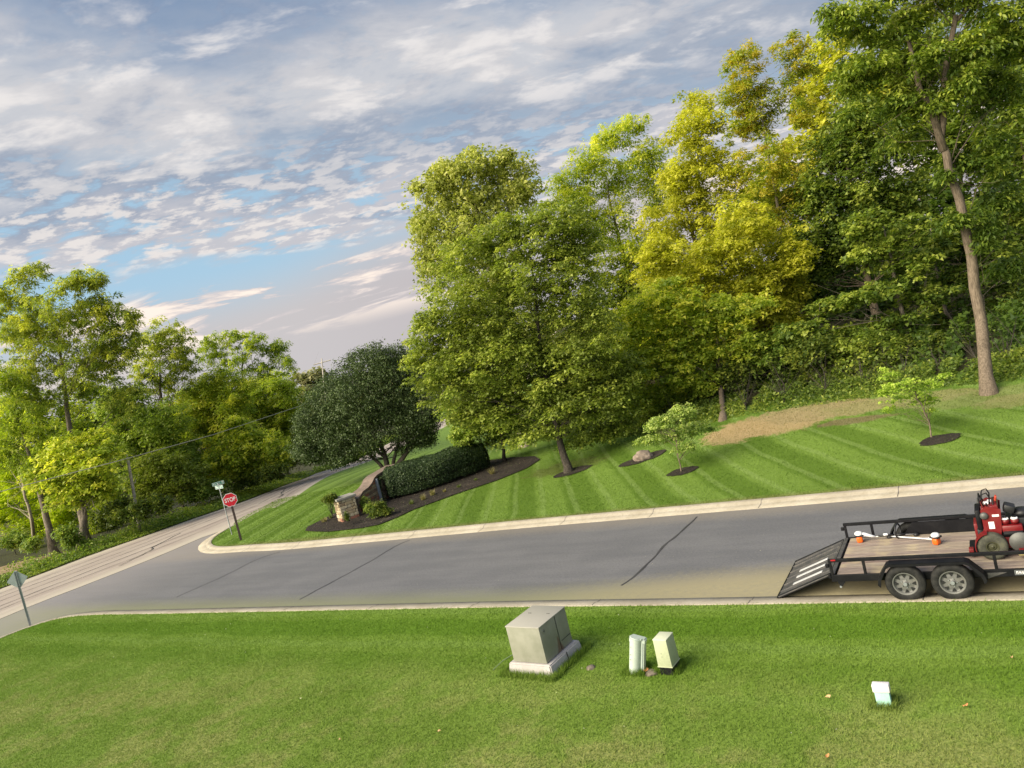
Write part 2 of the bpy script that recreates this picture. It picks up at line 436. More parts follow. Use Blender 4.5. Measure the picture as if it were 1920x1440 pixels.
def mat_leaf(name, c1, c2, c3, transl=.42, tcol=None, spec=.35, rough=.5):
    """c1 deep, c2 usual, c3 palest leaves; the face attribute 'tint' picks between them"""
    if name in MATS: return MATS[name]
    m, N, b, out = newmat(name)
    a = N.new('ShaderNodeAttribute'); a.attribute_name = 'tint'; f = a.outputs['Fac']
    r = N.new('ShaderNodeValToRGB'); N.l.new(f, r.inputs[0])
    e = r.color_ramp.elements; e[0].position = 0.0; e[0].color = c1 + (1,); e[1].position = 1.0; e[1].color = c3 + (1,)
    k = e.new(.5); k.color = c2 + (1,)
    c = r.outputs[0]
    N.l.new(c, b.inputs['Base Color']); b.inputs['Roughness'].default_value = rough; b.inputs['Specular IOR Level'].default_value = spec
    tr = N.new('ShaderNodeBsdfTranslucent'); N.l.new(N.mix(1.0, c, (1.25, 1.4, .6), 'MULTIPLY'), tr.inputs[0])
    mx = N.new('ShaderNodeMixShader'); mx.inputs[0].default_value = transl
    N.l.new(b.outputs[0], mx.inputs[1]); N.l.new(tr.outputs[0], mx.inputs[2]); N.l.new(mx.outputs[0], out.inputs[0])
    return m

M_GNEAR = mat_grass('near_lawn_turf', False); M_GFAR = mat_grass('far_lawn_turf', True)
M_BNEAR = mat_grass('near_lawn_blades', False, True); M_BFAR = mat_grass('far_lawn_blades', True, True)
M_ASPH = mat_asphalt(); M_OLD = mat_oldroad()
M_CURB = mat_conc('kerb_concrete', (.31, .27, .205), (.43, .385, .31), (.21, .18, .13))
M_PADC = mat_conc('pad_concrete', (.40, .37, .36), (.50, .47, .46), (.27, .24, .21), .4)
M_MULCH = mat_mulch()
M_SOIL = mat_conc('bare_soil', (.22, .15, .09), (.36, .26, .16), (.16, .16, .06), .6)
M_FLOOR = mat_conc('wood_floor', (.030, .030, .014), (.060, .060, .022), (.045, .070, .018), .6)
M_TAR = plain('crack_tar', (.045, .043, .045), .6, var=.3, scale=2)
M_TAR2 = plain('old_crack_tar', (.11, .095, .09), .7, var=.3, scale=2)

# ------------------------------------------------------------------ draped ground sheets
def sheet(name, poly, dz, sp, mat, kind='structure', across=None, crown=0.0, rough=0.0):
    poly = [Vector((p[0], p[1])) for p in poly]
    n = len(poly)
    bnd = []
    for i in range(n):
        a, b = poly[i], poly[(i + 1) % n]; k = max(1, int((b - a).length / (sp * 1.2)))
        for j in range(k): bnd.append(a.lerp(b, j / k))
    xs = [p.x for p in bnd]; ys = [p.y for p in bnd]
    gx = np.arange(min(xs), max(xs), sp); gy = np.arange(min(ys), max(ys), sp)
    X, Y = np.meshgrid(gx, gy); X = X.ravel() + RNG.uniform(-.1, .1, X.size) * sp; Y = Y.ravel() + RNG.uniform(-.1, .1, Y.size) * sp
    inside = inpoly(X, Y, bnd)
    pts = bnd + [Vector((a, b)) for a, b in zip(X[inside], Y[inside])]
    nb = len(bnd)
    v, e, f, *_ = delaunay_2d_cdt(pts, [], [list(range(nb))], 1, 1e-5)
    co = np.array([(p[0], p[1], 0) for p in v])
    co[:, 2] = H(co[:, 0], co[:, 1]) + dz
    me = bpy.data.meshes.new(name); me.from_pydata(co.tolist(), [], [list(q) for q in f]); me.update()
    # all faces up
    bm = bmesh.new(); bm.from_mesh(me)
    for fc in bm.faces:
        if fc.normal.z < 0: fc.normal_flip()
    bm.to_mesh(me); bm.free()
    o = link(name, me, mat, smooth=True)
    o['kind'] = kind
    return o
def inpoly(X, Y, poly):
    ins = np.zeros(len(X), bool); n = len(poly); j = n - 1
    for i in range(n):
        xi, yi, xj, yj = poly[i][0], poly[i][1], poly[j][0], poly[j][1]
        if yi != yj:
            c = ((yi > Y) != (yj > Y)) & (X < (xj - xi) * (Y - yi) / (yj - yi) + xi)
            ins ^= c
        j = i
    return ins
def smooth_line(pts, step=.5):
    """Catmull-Rom through plan points"""
    P = [Vector((p[0], p[1])) for p in pts]; out = []
    for i in range(len(P) - 1):
        p0 = P[max(i - 1, 0)]; p1 = P[i]; p2 = P[i + 1]; p3 = P[min(i + 2, len(P) - 1)]
        k = max(1, int((p2 - p1).length / step))
        for j in range(k):
            t = j / k
            out.append(.5 * ((2 * p1) + (p2 - p0) * t + (2 * p0 - 5 * p1 + 4 * p2 - p3) * t * t + (3 * p1 - p0 - 3 * p2 + p3) * t ** 3))
    out.append(P[-1]); return out
def offset(line, d):
    out = []
    for i, p in enumerate(line):
        a = line[max(i - 1, 0)]; b = line[min(i + 1, len(line) - 1)]
        t = (b - a).normalized(); out.append(p + Vector((-t.y, t.x)) * d)
    return out

# kerb lines: the edge of the asphalt against the gutter pan, lawn on the left of the walking direction
far_edge = smooth_line([st(24, 21.1), st(5, 21.1), st(-5, 21.12), st(-14, 21.13), st(-21, 20.98), st(-26, 20.9), (-13.2, 33.25), (-14.9, 34.4),
                        (-16.0, 35.6), (-16.75, 37.2), (-16.95, 38.8), (-16.75, 40.4)], .6)
near_edge = smooth_line([(-40, 3), (-31, 14.8), (-24.5, 23.0), (-21.6, 27.0), (-20.3, 28.75), (-18.9, 29.25), (-16.9, 28.45), st(-25.5, 15.07), st(-12, 15.1), st(-5, 15.02), st(5, 15.0), st(24, 15.0)], .6)
# far kerb walked right to left: lawn is on the right hand; near kerb walked left to right: lawn on the right hand
def kerb(name, line, side, low=False):
    prof = [(0, -.03), (0, .010), (.16, .018), (.20, .03), (.25, .052), (.30, .062), (.44, .066), (.46, .06), (.46, -.12)] if low else [(0, -.03), (0, .010), (.34, .020), (.40, .04), (.45, .085), (.50, .10), (.62, .105), (.64, .10), (.64, -.12)]
    co = []; k = len(prof)
    for i, p in enumerate(line):
        a = line[max(i - 1, 0)]; b = line[min(i + 1, len(line) - 1)]
        t = (b - a).normalized(); nrm = Vector((-t.y, t.x)) * side
        for d, z in prof:
            q = p + nrm * d; co.append((q.x, q.y, Hs(p.x, p.y) + z))
    idx = []
    for i in range(len(line) - 1):
        for j in range(k - 1):
            a = i * k + j; idx += [a, a + 1, a + k + 1, a + k]
    me = mesh_np(name, np.array(co), 4, np.array(idx))
    o = link(name, me, M_CURB); o['kind'] = 'structure'
    # joints every 3 m: thin dark recessed grooves standing just proud of the pan
    jn = MB(); acc = 0; last = line[0]
    for i in range(1, len(line) - 1):
        acc += (line[i] - line[i - 1]).length
        if acc > 3.0:
            acc = 0; p = line[i]; t = (line[i + 1] - line[i - 1]).normalized(); nrm = Vector((-t.y, t.x)) * side
            for (d0, z0), (d1, z1) in zip(prof[1:6], prof[2:7]):
                a = p + nrm * d0; b = p + nrm * d1; h = Hs(p.x, p.y) + .004
                vs_ = [jn.bm.verts.new((a.x - t.x * .009, a.y - t.y * .009, h + z0)), jn.bm.verts.new((a.x + t.x * .009, a.y + t.y * .009, h + z0)),
                       jn.bm.verts.new((b.x + t.x * .009, b.y + t.y * .009, h + z1)), jn.bm.verts.new((b.x - t.x * .009, b.y - t.y * .009, h + z1))]
                jn.bm.faces.new(vs_)
    jn.build('kerb_joints', M_TAR2, o)['kind'] = 'stuff'
    return o
kerb('far_kerb', far_edge, -1); kerb('near_kerb', near_edge, -1, True)

near_back = offset(near_edge, -.44); far_back = offset(far_edge, -.60)
# main road, near and far edges (walked away from the viewer)
mr_near = smooth_line([(-38.5, 6.0), (-27.5, 20.6), tuple(at(0, 1161)[:2]), tuple(at(140, 1105)[:2]), tuple(at(300, 1042)[:2]), tuple(at(384, 1006)[:2]), tuple(at(430, 991)[:2]),
                       tuple(at(500, 955)[:2]), tuple(at(560, 931)[:2]), tuple(at(696, 865)[:2]), tuple(at(770, 830)[:2]), (-13.5, 101), (-9.5, 112), (-1, 128), (14, 140), (40, 150)], 1.0)
mr_far = smooth_line([(-47, 14), (-37, 27.0), tuple(at(0, 1105)[:2]), tuple(at(160, 1045)[:2]), tuple(at(340, 981)[:2]), tuple(at(500, 924)[:2]),
                      tuple(at(590, 889)[:2]), (-22.0, 88), (-19.5, 102), (-15, 116), (-5, 133), (11, 146.5), (38, 157)], 1.0)
def sample(line, k):
    L = [0]
    for a, b in zip(line, line[1:]): L.append(L[-1] + (b - a).length)
    out = []
    for i in range(k):
        d = L[-1] * i / (k - 1); j = max(0, min(len(L) - 2, int(np.searchsorted(L, d)) - 1))
        out.append(line[j].lerp(line[j + 1], (d - L[j]) / max(1e-6, L[j + 1] - L[j])))
    return out
def main_road():
    K = 170; W = 14; A = sample(mr_near, K); B = sample(mr_far, K); co = []; ac = []
    for a, b in zip(A, B):
        for j in range(W):
            f = j / (W - 1); p = a.lerp(b, f); co.append((p.x, p.y, Hs(p.x, p.y) + .012 + .05 * f * (1 - f) * 4)); ac.append(f)
    idx = []
    for i in range(K - 1):
        for j in range(W - 1):
            q = i * W + j; idx += [q, q + W, q + W + 1, q + 1]
    me = mesh_np('main_road', np.array(co), 4, np.array(idx)[::-1])
    at_ = me.attributes.new('across', 'FLOAT', 'POINT'); at_.data.foreach_set('value', ac)
    o = link('main_road', me, M_OLD, smooth=True); o['kind'] = 'structure'
    return A, B
RA, RB = main_road()
# side street
seg_near = [p for p in near_edge]; 
side_poly = list(near_edge[::1]) + [p for p in far_edge]
jn_ = [p for p in mr_near if p.y < 41.2][::-1]
side_poly = near_edge + far_edge + jn_
sheet('side_street', side_poly, .0, 1.0, M_ASPH)
# lawns
near_lawn_poly = [Vector(p) for p in near_back] + [st(24, 4), st(4, -14), Vector((-40, -10))]
near_lawn = sheet('near_lawn', near_lawn_poly, .045, .8, M_GNEAR)
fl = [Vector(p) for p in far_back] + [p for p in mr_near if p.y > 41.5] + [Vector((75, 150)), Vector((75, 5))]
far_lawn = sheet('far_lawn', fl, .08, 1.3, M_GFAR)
lw = [p for p in mr_far] + [Vector((38, 330)), Vector((-190, 330)), Vector((-190, 14))]
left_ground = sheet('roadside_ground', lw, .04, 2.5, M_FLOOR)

def base_ground():
    xs = np.concatenate([np.linspace(-3000, -200, 12), np.linspace(-180, 180, 60), np.linspace(200, 3000, 12)])
    ys = np.concatenate([np.linspace(-1200, -60, 8), np.linspace(-40, 320, 62), np.linspace(340, 4500, 16)])
    X, Y = np.meshgrid(xs, ys); Z = H(X, Y) - .45
    co = np.stack([X.ravel(), Y.ravel(), Z.ravel()], 1); nx = len(xs); idx = []
    for j in range(len(ys) - 1):
        for i in range(nx - 1):
            a = j * nx + i; idx += [a, a + 1, a + nx + 1, a + nx]
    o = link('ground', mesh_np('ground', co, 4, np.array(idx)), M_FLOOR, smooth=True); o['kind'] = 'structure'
base_ground()

def ribbon(name, pts, w, dz, mat, wob=.0, step=.25, parent=None):
    line = smooth_line(pts, step); co = []; m = len(line)
    for i, p in enumerate(line):
        a = line[max(i - 1, 0)]; b = line[min(i + 1, m - 1)]; t = (b - a)
        t = t.normalized() if t.length > 1e-6 else Vector((1, 0)); n = Vector((-t.y, t.x))
        q = p + n * random.uniform(-wob, wob); ww = w * random.uniform(.6, 1.25) * .5
        z = Hs(q.x, q.y) + dz
        co += [(q.x - n.x * ww, q.y - n.y * ww, z), (q.x + n.x * ww, q.y + n.y * ww, z)]
    idx = []
    for i in range(m - 1): idx += [2 * i, 2 * i + 2, 2 * i + 3, 2 * i + 1]
    o = link(name, mesh_np(name, np.array(co), 4, np.array(idx)), mat, parent); o['kind'] = 'structure'
    return o
for pts, w in ((((1307, 969), (1275, 1000), (1244, 1024), (1235, 1035), (1200, 1072), (1166, 1098)), .075),
               (((768, 1013), (740, 1025), (690, 1055), (640, 1082), (562, 1124)), .06),
               (((525, 1035), (480, 1050), (420, 1080), (330, 1120)), .04)):
    ribbon('sealed_crack', [tuple(at(*p)[:2]) for p in pts], w, .005, M_TAR, .02)
# meandering sealed cracks on the old road, following its length
for f0, a0, a1, w in ((.22, .03, .62, .05), (.36, .05, .55, .06), (.50, .08, .66, .05), (.63, .02, .50, .05), (.78, .10, .60, .05), (.30, .33, .48, .07), (.44, .26, .40, .07)):
    pts = []; k = 26
    for i in range(k):
        u = a0 + (a1 - a0) * i / (k - 1); j = int(u * (len(RA) - 1)); f = f0 + random.uniform(-.025, .025)
        p = RA[j].lerp(RB[j], f); pts.append((p.x, p.y))
    ribbon('tar_line', pts, w, .07, M_TAR2, .03, .5)
for u, f0, f1 in ((.20, .15, .45), (.27, .3, .6), (.33, .35, .6), (.38, .15, .5), (.13, .3, .5)):
    pts = []
    for i in range(6):
        j = int((u + i * .004 + random.uniform(-.002, .002)) * (len(RA) - 1)); p = RA[j].lerp(RB[j], f0 + (f1 - f0) * i / 5); pts.append((p.x, p.y))
    ribbon('tar_line', pts, .08, .072, M_TAR, .06, .3)

# mulch bed and rings
bed = [(-10.6, 34.7), (-10.5, 33.9), (-9.9, 33.2), (-9.1, 32.4), (-8.38, 32.0), (-7.5, 31.5), (-6.75, 31.3), (-6.0, 31.9), (-5.4, 32.7), (-3.67, 33.8), (-1.77, 34.7), (-.3, 35.9), (.45, 37.2),
       (.24, 38.6), (-1.0, 40.3), (-2.3, 41.2), (-4.5, 42), (-7.2, 43.0), (-8.9, 41.0), (-9.2, 37.5)]
sheet('mulch_bed', bed, .12, .5, M_MULCH)
def ring(name, c, rx, ry, dz=.11, mat=None):
    pl = [(c.x + rx * math.cos(a) * random.uniform(.86, 1.1), c.y + ry * math.sin(a) * random.uniform(.86, 1.1)) for a in np.linspace(0, 2 * math.pi, 22)[:-1]]
    sheet(name, pl, dz, .4, mat or M_MULCH)
ring('tree_ring', at(1280, 889), .58, .42); ring('tree_ring', at(1764, 830), .62, .40); ring('tree_ring', at(1075, 888), .85, .6); ring('tree_ring', at(1205, 865), 1.0, .5)
# dirt patch across the road at the far left
g = at(40, 1062)
ring('dirt_patch', g, 5.0, 2.2, .07, M_SOIL)

# ------------------------------------------------------------------ grass blades (nobody could count them)
def blades(name, poly, n, smin, h, w, mat, dzb, weight=None, lean=.5):
    xs = [p[0] for p in poly]; ys = [p[1] for p in poly]
    X = RNG.uniform(min(xs), max(xs), n * 3); Y = RNG.uniform(min(ys), max(ys), n * 3)
    k = inpoly(X, Y, poly); X = X[k][:n]; Y = Y[k][:n]; n = len(X)
    Z = H(X, Y) + dzb; a = RNG.uniform(0, 2 * np.pi, n); hh = h * RNG.uniform(.5, 1.4, n) * (.9 + .12 * np.sin(X * 1.9 + 1.3 * np.sin(Y * 2.3)) * np.sin(Y * 1.7 + np.sin(X * 2.9)) + .6 * (RNG.uniform(0, 1, n) > .985)); ww = w * RNG.uniform(.6, 1.3, n)
    bx = np.cos(a) * ww / 2; by = np.sin(a) * ww / 2
    lx = RNG.normal(0, lean, n) * hh; ly = RNG.normal(0, lean, n) * hh
    co = np.empty((n, 3, 3)); co[:, 0] = np.stack([X - bx, Y - by, Z], 1); co[:, 1] = np.stack([X + bx, Y + by, Z], 1)
    co[:, 2] = np.stack([X + lx, Y + ly, Z + hh], 1)
    o = link(name, mesh_np(name, co.reshape(-1, 3), 3, np.arange(n * 3)), mat); o['kind'] = 'stuff'
    return o
def view_area(pts): return [tuple(at(*p)[:2]) for p in pts]
nl = [tuple(p) for p in near_back if p[0] > -21.5 and p[0] < 11] + [(10.5, 4.5), (3, 6.8), (-2, 9.6), (-14, 14.5), (-22, 22)]
blades('lawn_grass', nl, 430000, 0, .042, .017, M_BNEAR, .04)
fl2 = [tuple(p) for p in far_back if p[0] < 17 and p[1] < 41] + [(-16.5, 42), (-15.6, 47), (-6, 43), (2, 40), (9, 38), (19, 30), (20, 22)]
blades('bank_grass', fl2, 200000, 0, .045, .028, M_BFAR, .075)
#@@MORE

# ------------------------------------------------------------------ foliage
def leaf_mesh(name, C, Lf, ratio, nrm, droop_dir, clump_t, tint_jit=.22, tri=False):
    """C (n,3) leaf positions, nrm (n,3) facing; every leaf is a folded rhombus of its own"""
    n = len(C)
    nrm = nrm / (np.linalg.norm(nrm, axis=1, keepdims=True) + 1e-9)
    d = droop_dir - (droop_dir * nrm).sum(1, keepdims=True) * nrm
    d = d / (np.linalg.norm(d, axis=1, keepdims=True) + 1e-9)
    s = np.cross(nrm, d)
    L = Lf * RNG.uniform(.6, 1.3, (n, 1)); W = L * ratio * .5
    fold = nrm * (W * RNG.uniform(.1, .5, (n, 1)))
    if tri:
        co = np.empty((n, 3, 3)); W = W * RNG.uniform(.85, 1.25, (n, 1))
        co[:, 0] = C - d * L * .5 + s * W * .9; co[:, 1] = C + d * L * .55; co[:, 2] = C - s * W * 1.1 - d * L * RNG.uniform(.0, .6, (n, 1))
        idx = np.arange(n * 3); k = 1
    else:
        co = np.empty((n, 4, 3)); k = 2
        co[:, 0] = C - d * L * .5; co[:, 1] = C + s * W + fold - d * L * .05; co[:, 2] = C + d * L * .5; co[:, 3] = C - s * W + fold - d * L * .05
        b = (np.arange(n) * 4)[:, None]
        idx = np.concatenate([b, b + 1, b + 2, b, b + 2, b + 3], 1)
    me = mesh_np(name, co.reshape(-1, 3), 3, idx)
    t = np.clip(clump_t + RNG.normal(0, tint_jit, n), 0, 1)
    a = me.attributes.new('tint', 'FLOAT', 'FACE'); a.data.foreach_set('value', np.repeat(t, k).astype(np.float32))
    return me

def blob_world(blobs, D, base, big=1.0):
    out = []
    for b in blobs:
        px, py, rx, ry = b[:4]; dd = D + (b[4] if len(b) > 4 else RNG.uniform(-.8, .8))
        c = pd(px, py, dd); k = ray(px, py).length and dd / FOC
        out.append((c, rx * k * big, (rx + ry) * .5 * k * big, ry * k * big))
    return out

def under(px, py, D):
    q = pd(px, py, D); return Vector((q.x, D, Hs(q.x, D)))
COVK = 2.6
LEAFN = [0]
def make_tree(name, label, cat, base, D, blobs, mat, bark, leaf=.15, ratio=.8, tr=.16, cover=2.4, clump=.62, flat=.42, droop=.3, big=1.18,
              up=1.0, shell=2.2, trunk_pts=None, limbs=.5, group=None, tj=.2, lr=.5, outj=.12, topt=.25, nmax=60000, hang=0.0, tap=.82):
    base = Vector(base)
    root = empty(name, base, label, cat, group)
    B = blob_world(blobs, D, base, big)
    areas = np.array([math.pi * b[1] * b[3] for b in B]); tot = areas.sum()
    cover = cover * COVK; limbs = limbs / COVK; clump = clump * .88; flat = min(.8, flat * 1.3)
    n = int(min(nmax, cover * tot / (leaf * leaf * ratio * .5)))
    ncl = max(6, int(cover * .62 * tot / (clump * clump * 1.3)))
    pick = RNG.choice(len(B), ncl, p=areas / tot)
    cen = np.array([b[0][:] for b in B])[pick]; rad = np.array([[b[1], b[2], b[3]] for b in B])[pick]
    v = RNG.normal(0, 1, (ncl, 3)); v /= np.linalg.norm(v, axis=1, keepdims=True)
    r = RNG.uniform(0, 1, (ncl, 1)) ** (1 / shell) * RNG.uniform(.86, 1.0 + outj, (ncl, 1))
    rad = np.maximum(rad - clump * .35, rad * .5)
    cc = cen + v * r * rad
    gz = H(cc[:, 0], cc[:, 1]) + .35
    cc[:, 2] = np.maximum(cc[:, 2], gz)
    # limbs
    topz = cc[:, 2].max(); zc = cc[:, 2].mean()
    mb = MB()
    if trunk_pts: tp = [base] + [Vector(p) for p in trunk_pts]
    else:
        top = Vector((cc[:, 0].mean(), cc[:, 1].mean(), zc + (topz - zc) * .45))
        tp = [base, base.lerp(top, .33) + Vector((random.uniform(-.15, .15), random.uniform(-.15, .15), 0)), base.lerp(top, .66) + Vector((random.uniform(-.3, .3), random.uniform(-.3, .3), 0)), top]
    tp = [Vector(p) for p in tp]
    fine = []
    for i in range(len(tp) - 1):
        for j in range(4): fine.append(tp[i].lerp(tp[i + 1], j / 4) + Vector((RNG.normal(0, .02), RNG.normal(0, .02), 0)) * (1 if i + j else 0))
    fine.append(tp[-1]); m = len(fine)
    zt = [p.z for p in fine]
    rr = [tr * (1.0 - tap * (i / (m - 1)) ** .9) for i in range(m)]; rr[0] *= 1.45; rr[1] *= 1.05
    fl = [fine[0] + Vector((0, 0, -.3)), ] + fine; rr = [rr[0] * 1.05] + rr
    mb.tube([p - base for p in fl], rr, 10 if tr > .1 else 6)
    nl_ = int(min(ncl * limbs, 34)); order = RNG.permutation(ncl)[:nl_]
    for q in order:
        tip = Vector(cc[q]); dxy = math.hypot(tip.x - base.x, tip.y - base.y)
        # attach lower on the trunk than the tip
        za = max(tip.z - max(.3, dxy * random.uniform(.4, .8)), base.z + (zc - base.z) * .28); i = min(range(m), key=lambda k: abs(zt[k] - za)); i = max(i, m // 5)
        a = fine[i]; r0 = max(.008, rr[i + 1] * lr * random.uniform(.25, .7))
        m1 = a.lerp(tip, .4) + Vector((0, 0, (tip - a).length * .06)) + Vector(RNG.normal(0, .16, 3)) * (tip - a).length * .6
        m2 = a.lerp(tip, .75) + Vector(RNG.normal(0, .05, 3)) * (tip - a).length * .6
        mb.tube([p - base for p in (a, a.lerp(m1, .5), m1, m2, tip)], [r0, r0 * .8, r0 * .6, r0 * .35, r0 * .12], 5, False)
        for _ in range(2):
            t2 = m2 + Vector(RNG.normal(0, 1, 3)) * clump * 1.2
            mb.tube([p - base for p in (m1.lerp(m2, random.uniform(.1, .8)), m1.lerp(t2, .6), t2)], [r0 * .4, r0 * .25, r0 * .08], 4, False)
    mb.build('trunk', bark, root, smooth=True)
    # leaves
    per = RNG.integers(0, ncl, n); LEAFN[0] += n
    csz = (clump * RNG.uniform(.55, 1.25, ncl))[per][:, None]
    off = RNG.normal(0, 1, (n, 3)); off /= np.linalg.norm(off, axis=1, keepdims=True)
    off *= RNG.uniform(0, 1, (n, 1)) ** .55
    d2 = (off[:, 0] ** 2 + off[:, 1] ** 2)[:, None]
    o3 = off * csz * np.array([1, 1, flat]); o3[:, 2:3] -= d2 * csz * droop
    P = cc[per] + o3
    P[:, 2] = np.maximum(P[:, 2], H(P[:, 0], P[:, 1]) + .12)
    nr = np.array([0, 0, up]) + off * .55 + RNG.normal(0, .45, (n, 3))
    outw = np.stack([off[:, 0], off[:, 1], -.35 - hang + 0 * off[:, 0]], 1) + RNG.normal(0, .35, (n, 3))
    ct = np.clip(.48 + RNG.normal(0, tj, ncl), 0, 1)[per] + topt * (P[:, 2] - zc) / max(1, topz - zc) * .5  # tint also rises with height: paler leaves towards the crown top
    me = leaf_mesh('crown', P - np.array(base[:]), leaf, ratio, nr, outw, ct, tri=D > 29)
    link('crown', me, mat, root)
    return root

BK_GREY = mat_bark('bark_grey', (.13, .105, .085), (.28, .235, .185)); BK_DARK = mat_bark('bark_dark', (.035, .03, .024), (.09, .075, .06))
BK_PALE = mat_bark('bark_pale', (.30, .25, .18), (.50, .43, .32)); BK_BROWN = mat_bark('bark_brown', (.11, .085, .062), (.22, .17, .125))
LM = {
 'maple': mat_leaf('leaf_maple', (0.132, 0.165, 0.031), (0.272, 0.332, 0.052), (0.485, 0.507, 0.087)),
 'maple2': mat_leaf('leaf_young_maple', (0.130, 0.187, 0.029), (0.268, 0.358, 0.054), (0.494, 0.546, 0.098)),
 'cotton': mat_leaf('leaf_cottonwood', (0.190, 0.226, 0.046), (0.399, 0.418, 0.094), (0.647, 0.618, 0.186)),
 'pear': mat_leaf('leaf_pear', (0.026, 0.045, 0.012), (0.062, 0.097, 0.026), (0.160, 0.208, 0.075), .14, spec=.35, rough=.5),
 'yellow': mat_leaf('leaf_yellow_green', (0.249, 0.277, 0.033), (0.534, 0.498, 0.048), (0.709, 0.676, 0.087), .5),  # yellow leaf colour also carries the sun glow on the middle wood
 'lime': mat_leaf('leaf_lime', (0.197, 0.268, 0.035), (0.435, 0.498, 0.060), (0.750, 0.696, 0.100), .5),
 'orange': mat_leaf('leaf_turning', (0.145, 0.219, 0.022), (0.381, 0.399, 0.038), (0.600, 0.463, 0.065), .5),
 'dark': mat_leaf('leaf_dark_maple', (0.059, 0.098, 0.018), (0.147, 0.210, 0.029), (0.363, 0.402, 0.064)),  # dark green species, darkened further to stand for the right wood's shade
 'deep': mat_leaf('leaf_deep_wood', (0.041, 0.079, 0.014), (0.091, 0.152, 0.024), (0.206, 0.288, 0.042)),  # shade deep in the wood is put into this leaf colour
 'layer': mat_leaf('leaf_layered', (0.072, 0.119, 0.016), (0.187, 0.254, 0.033), (0.422, 0.463, 0.074)),
 'locust': mat_leaf('leaf_locust', (0.158, 0.222, 0.026), (0.328, 0.403, 0.052), (0.656, 0.658, 0.088), .5),
 'walnut': mat_leaf('leaf_walnut', (0.155, 0.212, 0.042), (0.344, 0.386, 0.070), (0.690, 0.649, 0.103), .5),
 'far': mat_leaf('leaf_far', (0.154, 0.176, 0.077), (0.261, 0.264, 0.110), (0.380, 0.352, 0.165), .3),  # distance haze mixed into the leaf colour
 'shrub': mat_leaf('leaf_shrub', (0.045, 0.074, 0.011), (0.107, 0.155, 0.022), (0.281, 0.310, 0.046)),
 'hedge': mat_leaf('leaf_hedge', (0.014, 0.028, 0.008), (0.034, 0.061, 0.017), (0.100, 0.138, 0.042), .1, spec=.3, rough=.5),
 'sapling': mat_leaf('leaf_sapling', (0.193, 0.272, 0.062), (0.371, 0.458, 0.117), (0.624, 0.658, 0.220), .45),
 'sapling2': mat_leaf('leaf_bright_sapling', (0.205, 0.304, 0.036), (0.409, 0.528, 0.073), (0.615, 0.686, 0.145), .45),
 'weed': mat_leaf('leaf_weed', (0.086, 0.150, 0.021), (0.209, 0.299, 0.044), (0.457, 0.493, 0.088), .4),
 'glow': mat_leaf('leaf_sunlit', (0.249, 0.332, 0.017), (0.525, 0.580, 0.024), (0.712, 0.750, 0.046), .55),  # glow of backlit leaves painted into the base colour
}
# ---- across the main road, left
make_tree('walnut_tree', 'large walnut tree with a broad airy crown, tallest across the road at the left', 'tree', at(163, 1022), 50,
          [(110, 600, 90, 60), (45, 610, 55, 60), (190, 590, 55, 55), (243, 600, 26, 22), (170, 680, 75, 50), (50, 700, 60, 50), (15, 560, 40, 40), (150, 525, 50, 26), (55, 515, 42, 24), (215, 650, 50, 40), (225, 745, 40, 40), (90, 745, 60, 30), (190, 530, 25, 18)],
          LM['walnut'], BK_GREY, leaf=.24, ratio=.36, tr=.28, cover=1.5, clump=.62, flat=.45, droop=.5, limbs=.9, shell=2.0, hang=.8, tj=.25,
          trunk_pts=[pd(150, 940, 49.5), pd(130, 800, 50), pd(118, 700, 50), pd(105, 610, 50)], lr=.5)
make_tree('leaning_tree', 'tree with a leaning grey trunk nearest the road at the far left', 'tree', at(102, 1042), 47,
          [(28, 790, 50, 50), (5, 720, 40, 45), (72, 800, 35, 40), (15, 850, 40, 40), (60, 870, 26, 26)],
          LM['locust'], BK_GREY, leaf=.24, ratio=.36, tr=.27, cover=1.3, clump=.75, droop=.5, hang=.6,
          trunk_pts=[pd(92, 990, 47), pd(72, 910, 47), pd(55, 855, 47), pd(35, 790, 47)])
make_tree('slender_tree', 'slender pale trunk with thin glowing foliage left of the leaning tree', 'tree', at(66, 1030), 52,
          [(8, 880, 28, 36), (35, 850, 22, 26), (2, 940, 22, 36), (28, 930, 14, 26), (10, 800, 25, 30)],
          LM['glow'], BK_PALE, leaf=.22, ratio=.6, tr=.14, cover=1.5, clump=.8, trunk_pts=[pd(60, 975, 51), pd(45, 920, 51), pd(38, 870, 51), pd(30, 820, 51)])
make_tree('young_maple', 'bright young maple with stout trunk between the leaning tree and the broken pole', 'tree', at(150, 1035), 46,
          [(125, 850, 60, 40), (90, 890, 45, 35), (175, 870, 50, 45), (140, 920, 55, 35), (190, 915, 35, 30), (170, 820, 40, 20)],
          LM['lime'], BK_GREY, leaf=.2, ratio=.8, tr=.24, cover=2.3, clump=.7, flat=.35, trunk_pts=[pd(158, 970, 46), pd(150, 920, 46), pd(140, 860, 46)])
make_tree('open_walnut', 'airy tree with dark forking limbs against the sky, right of the big walnut', 'tree', at(330, 935), 60,
          [(305, 625, 46, 28), (340, 640, 28, 28), (285, 650, 38, 30), (310, 680, 60, 30), (270, 700, 30, 30), (345, 690, 22, 35), (305, 720, 50, 20)],
          LM['walnut'], BK_DARK, leaf=.23, ratio=.38, tr=.22, cover=1.2, clump=.6, droop=.5, limbs=.9, hang=.7, shell=1.9,
          trunk_pts=[pd(318, 850, 59), pd(304, 770, 60), pd(300, 730, 60), pd(300, 670, 60)])
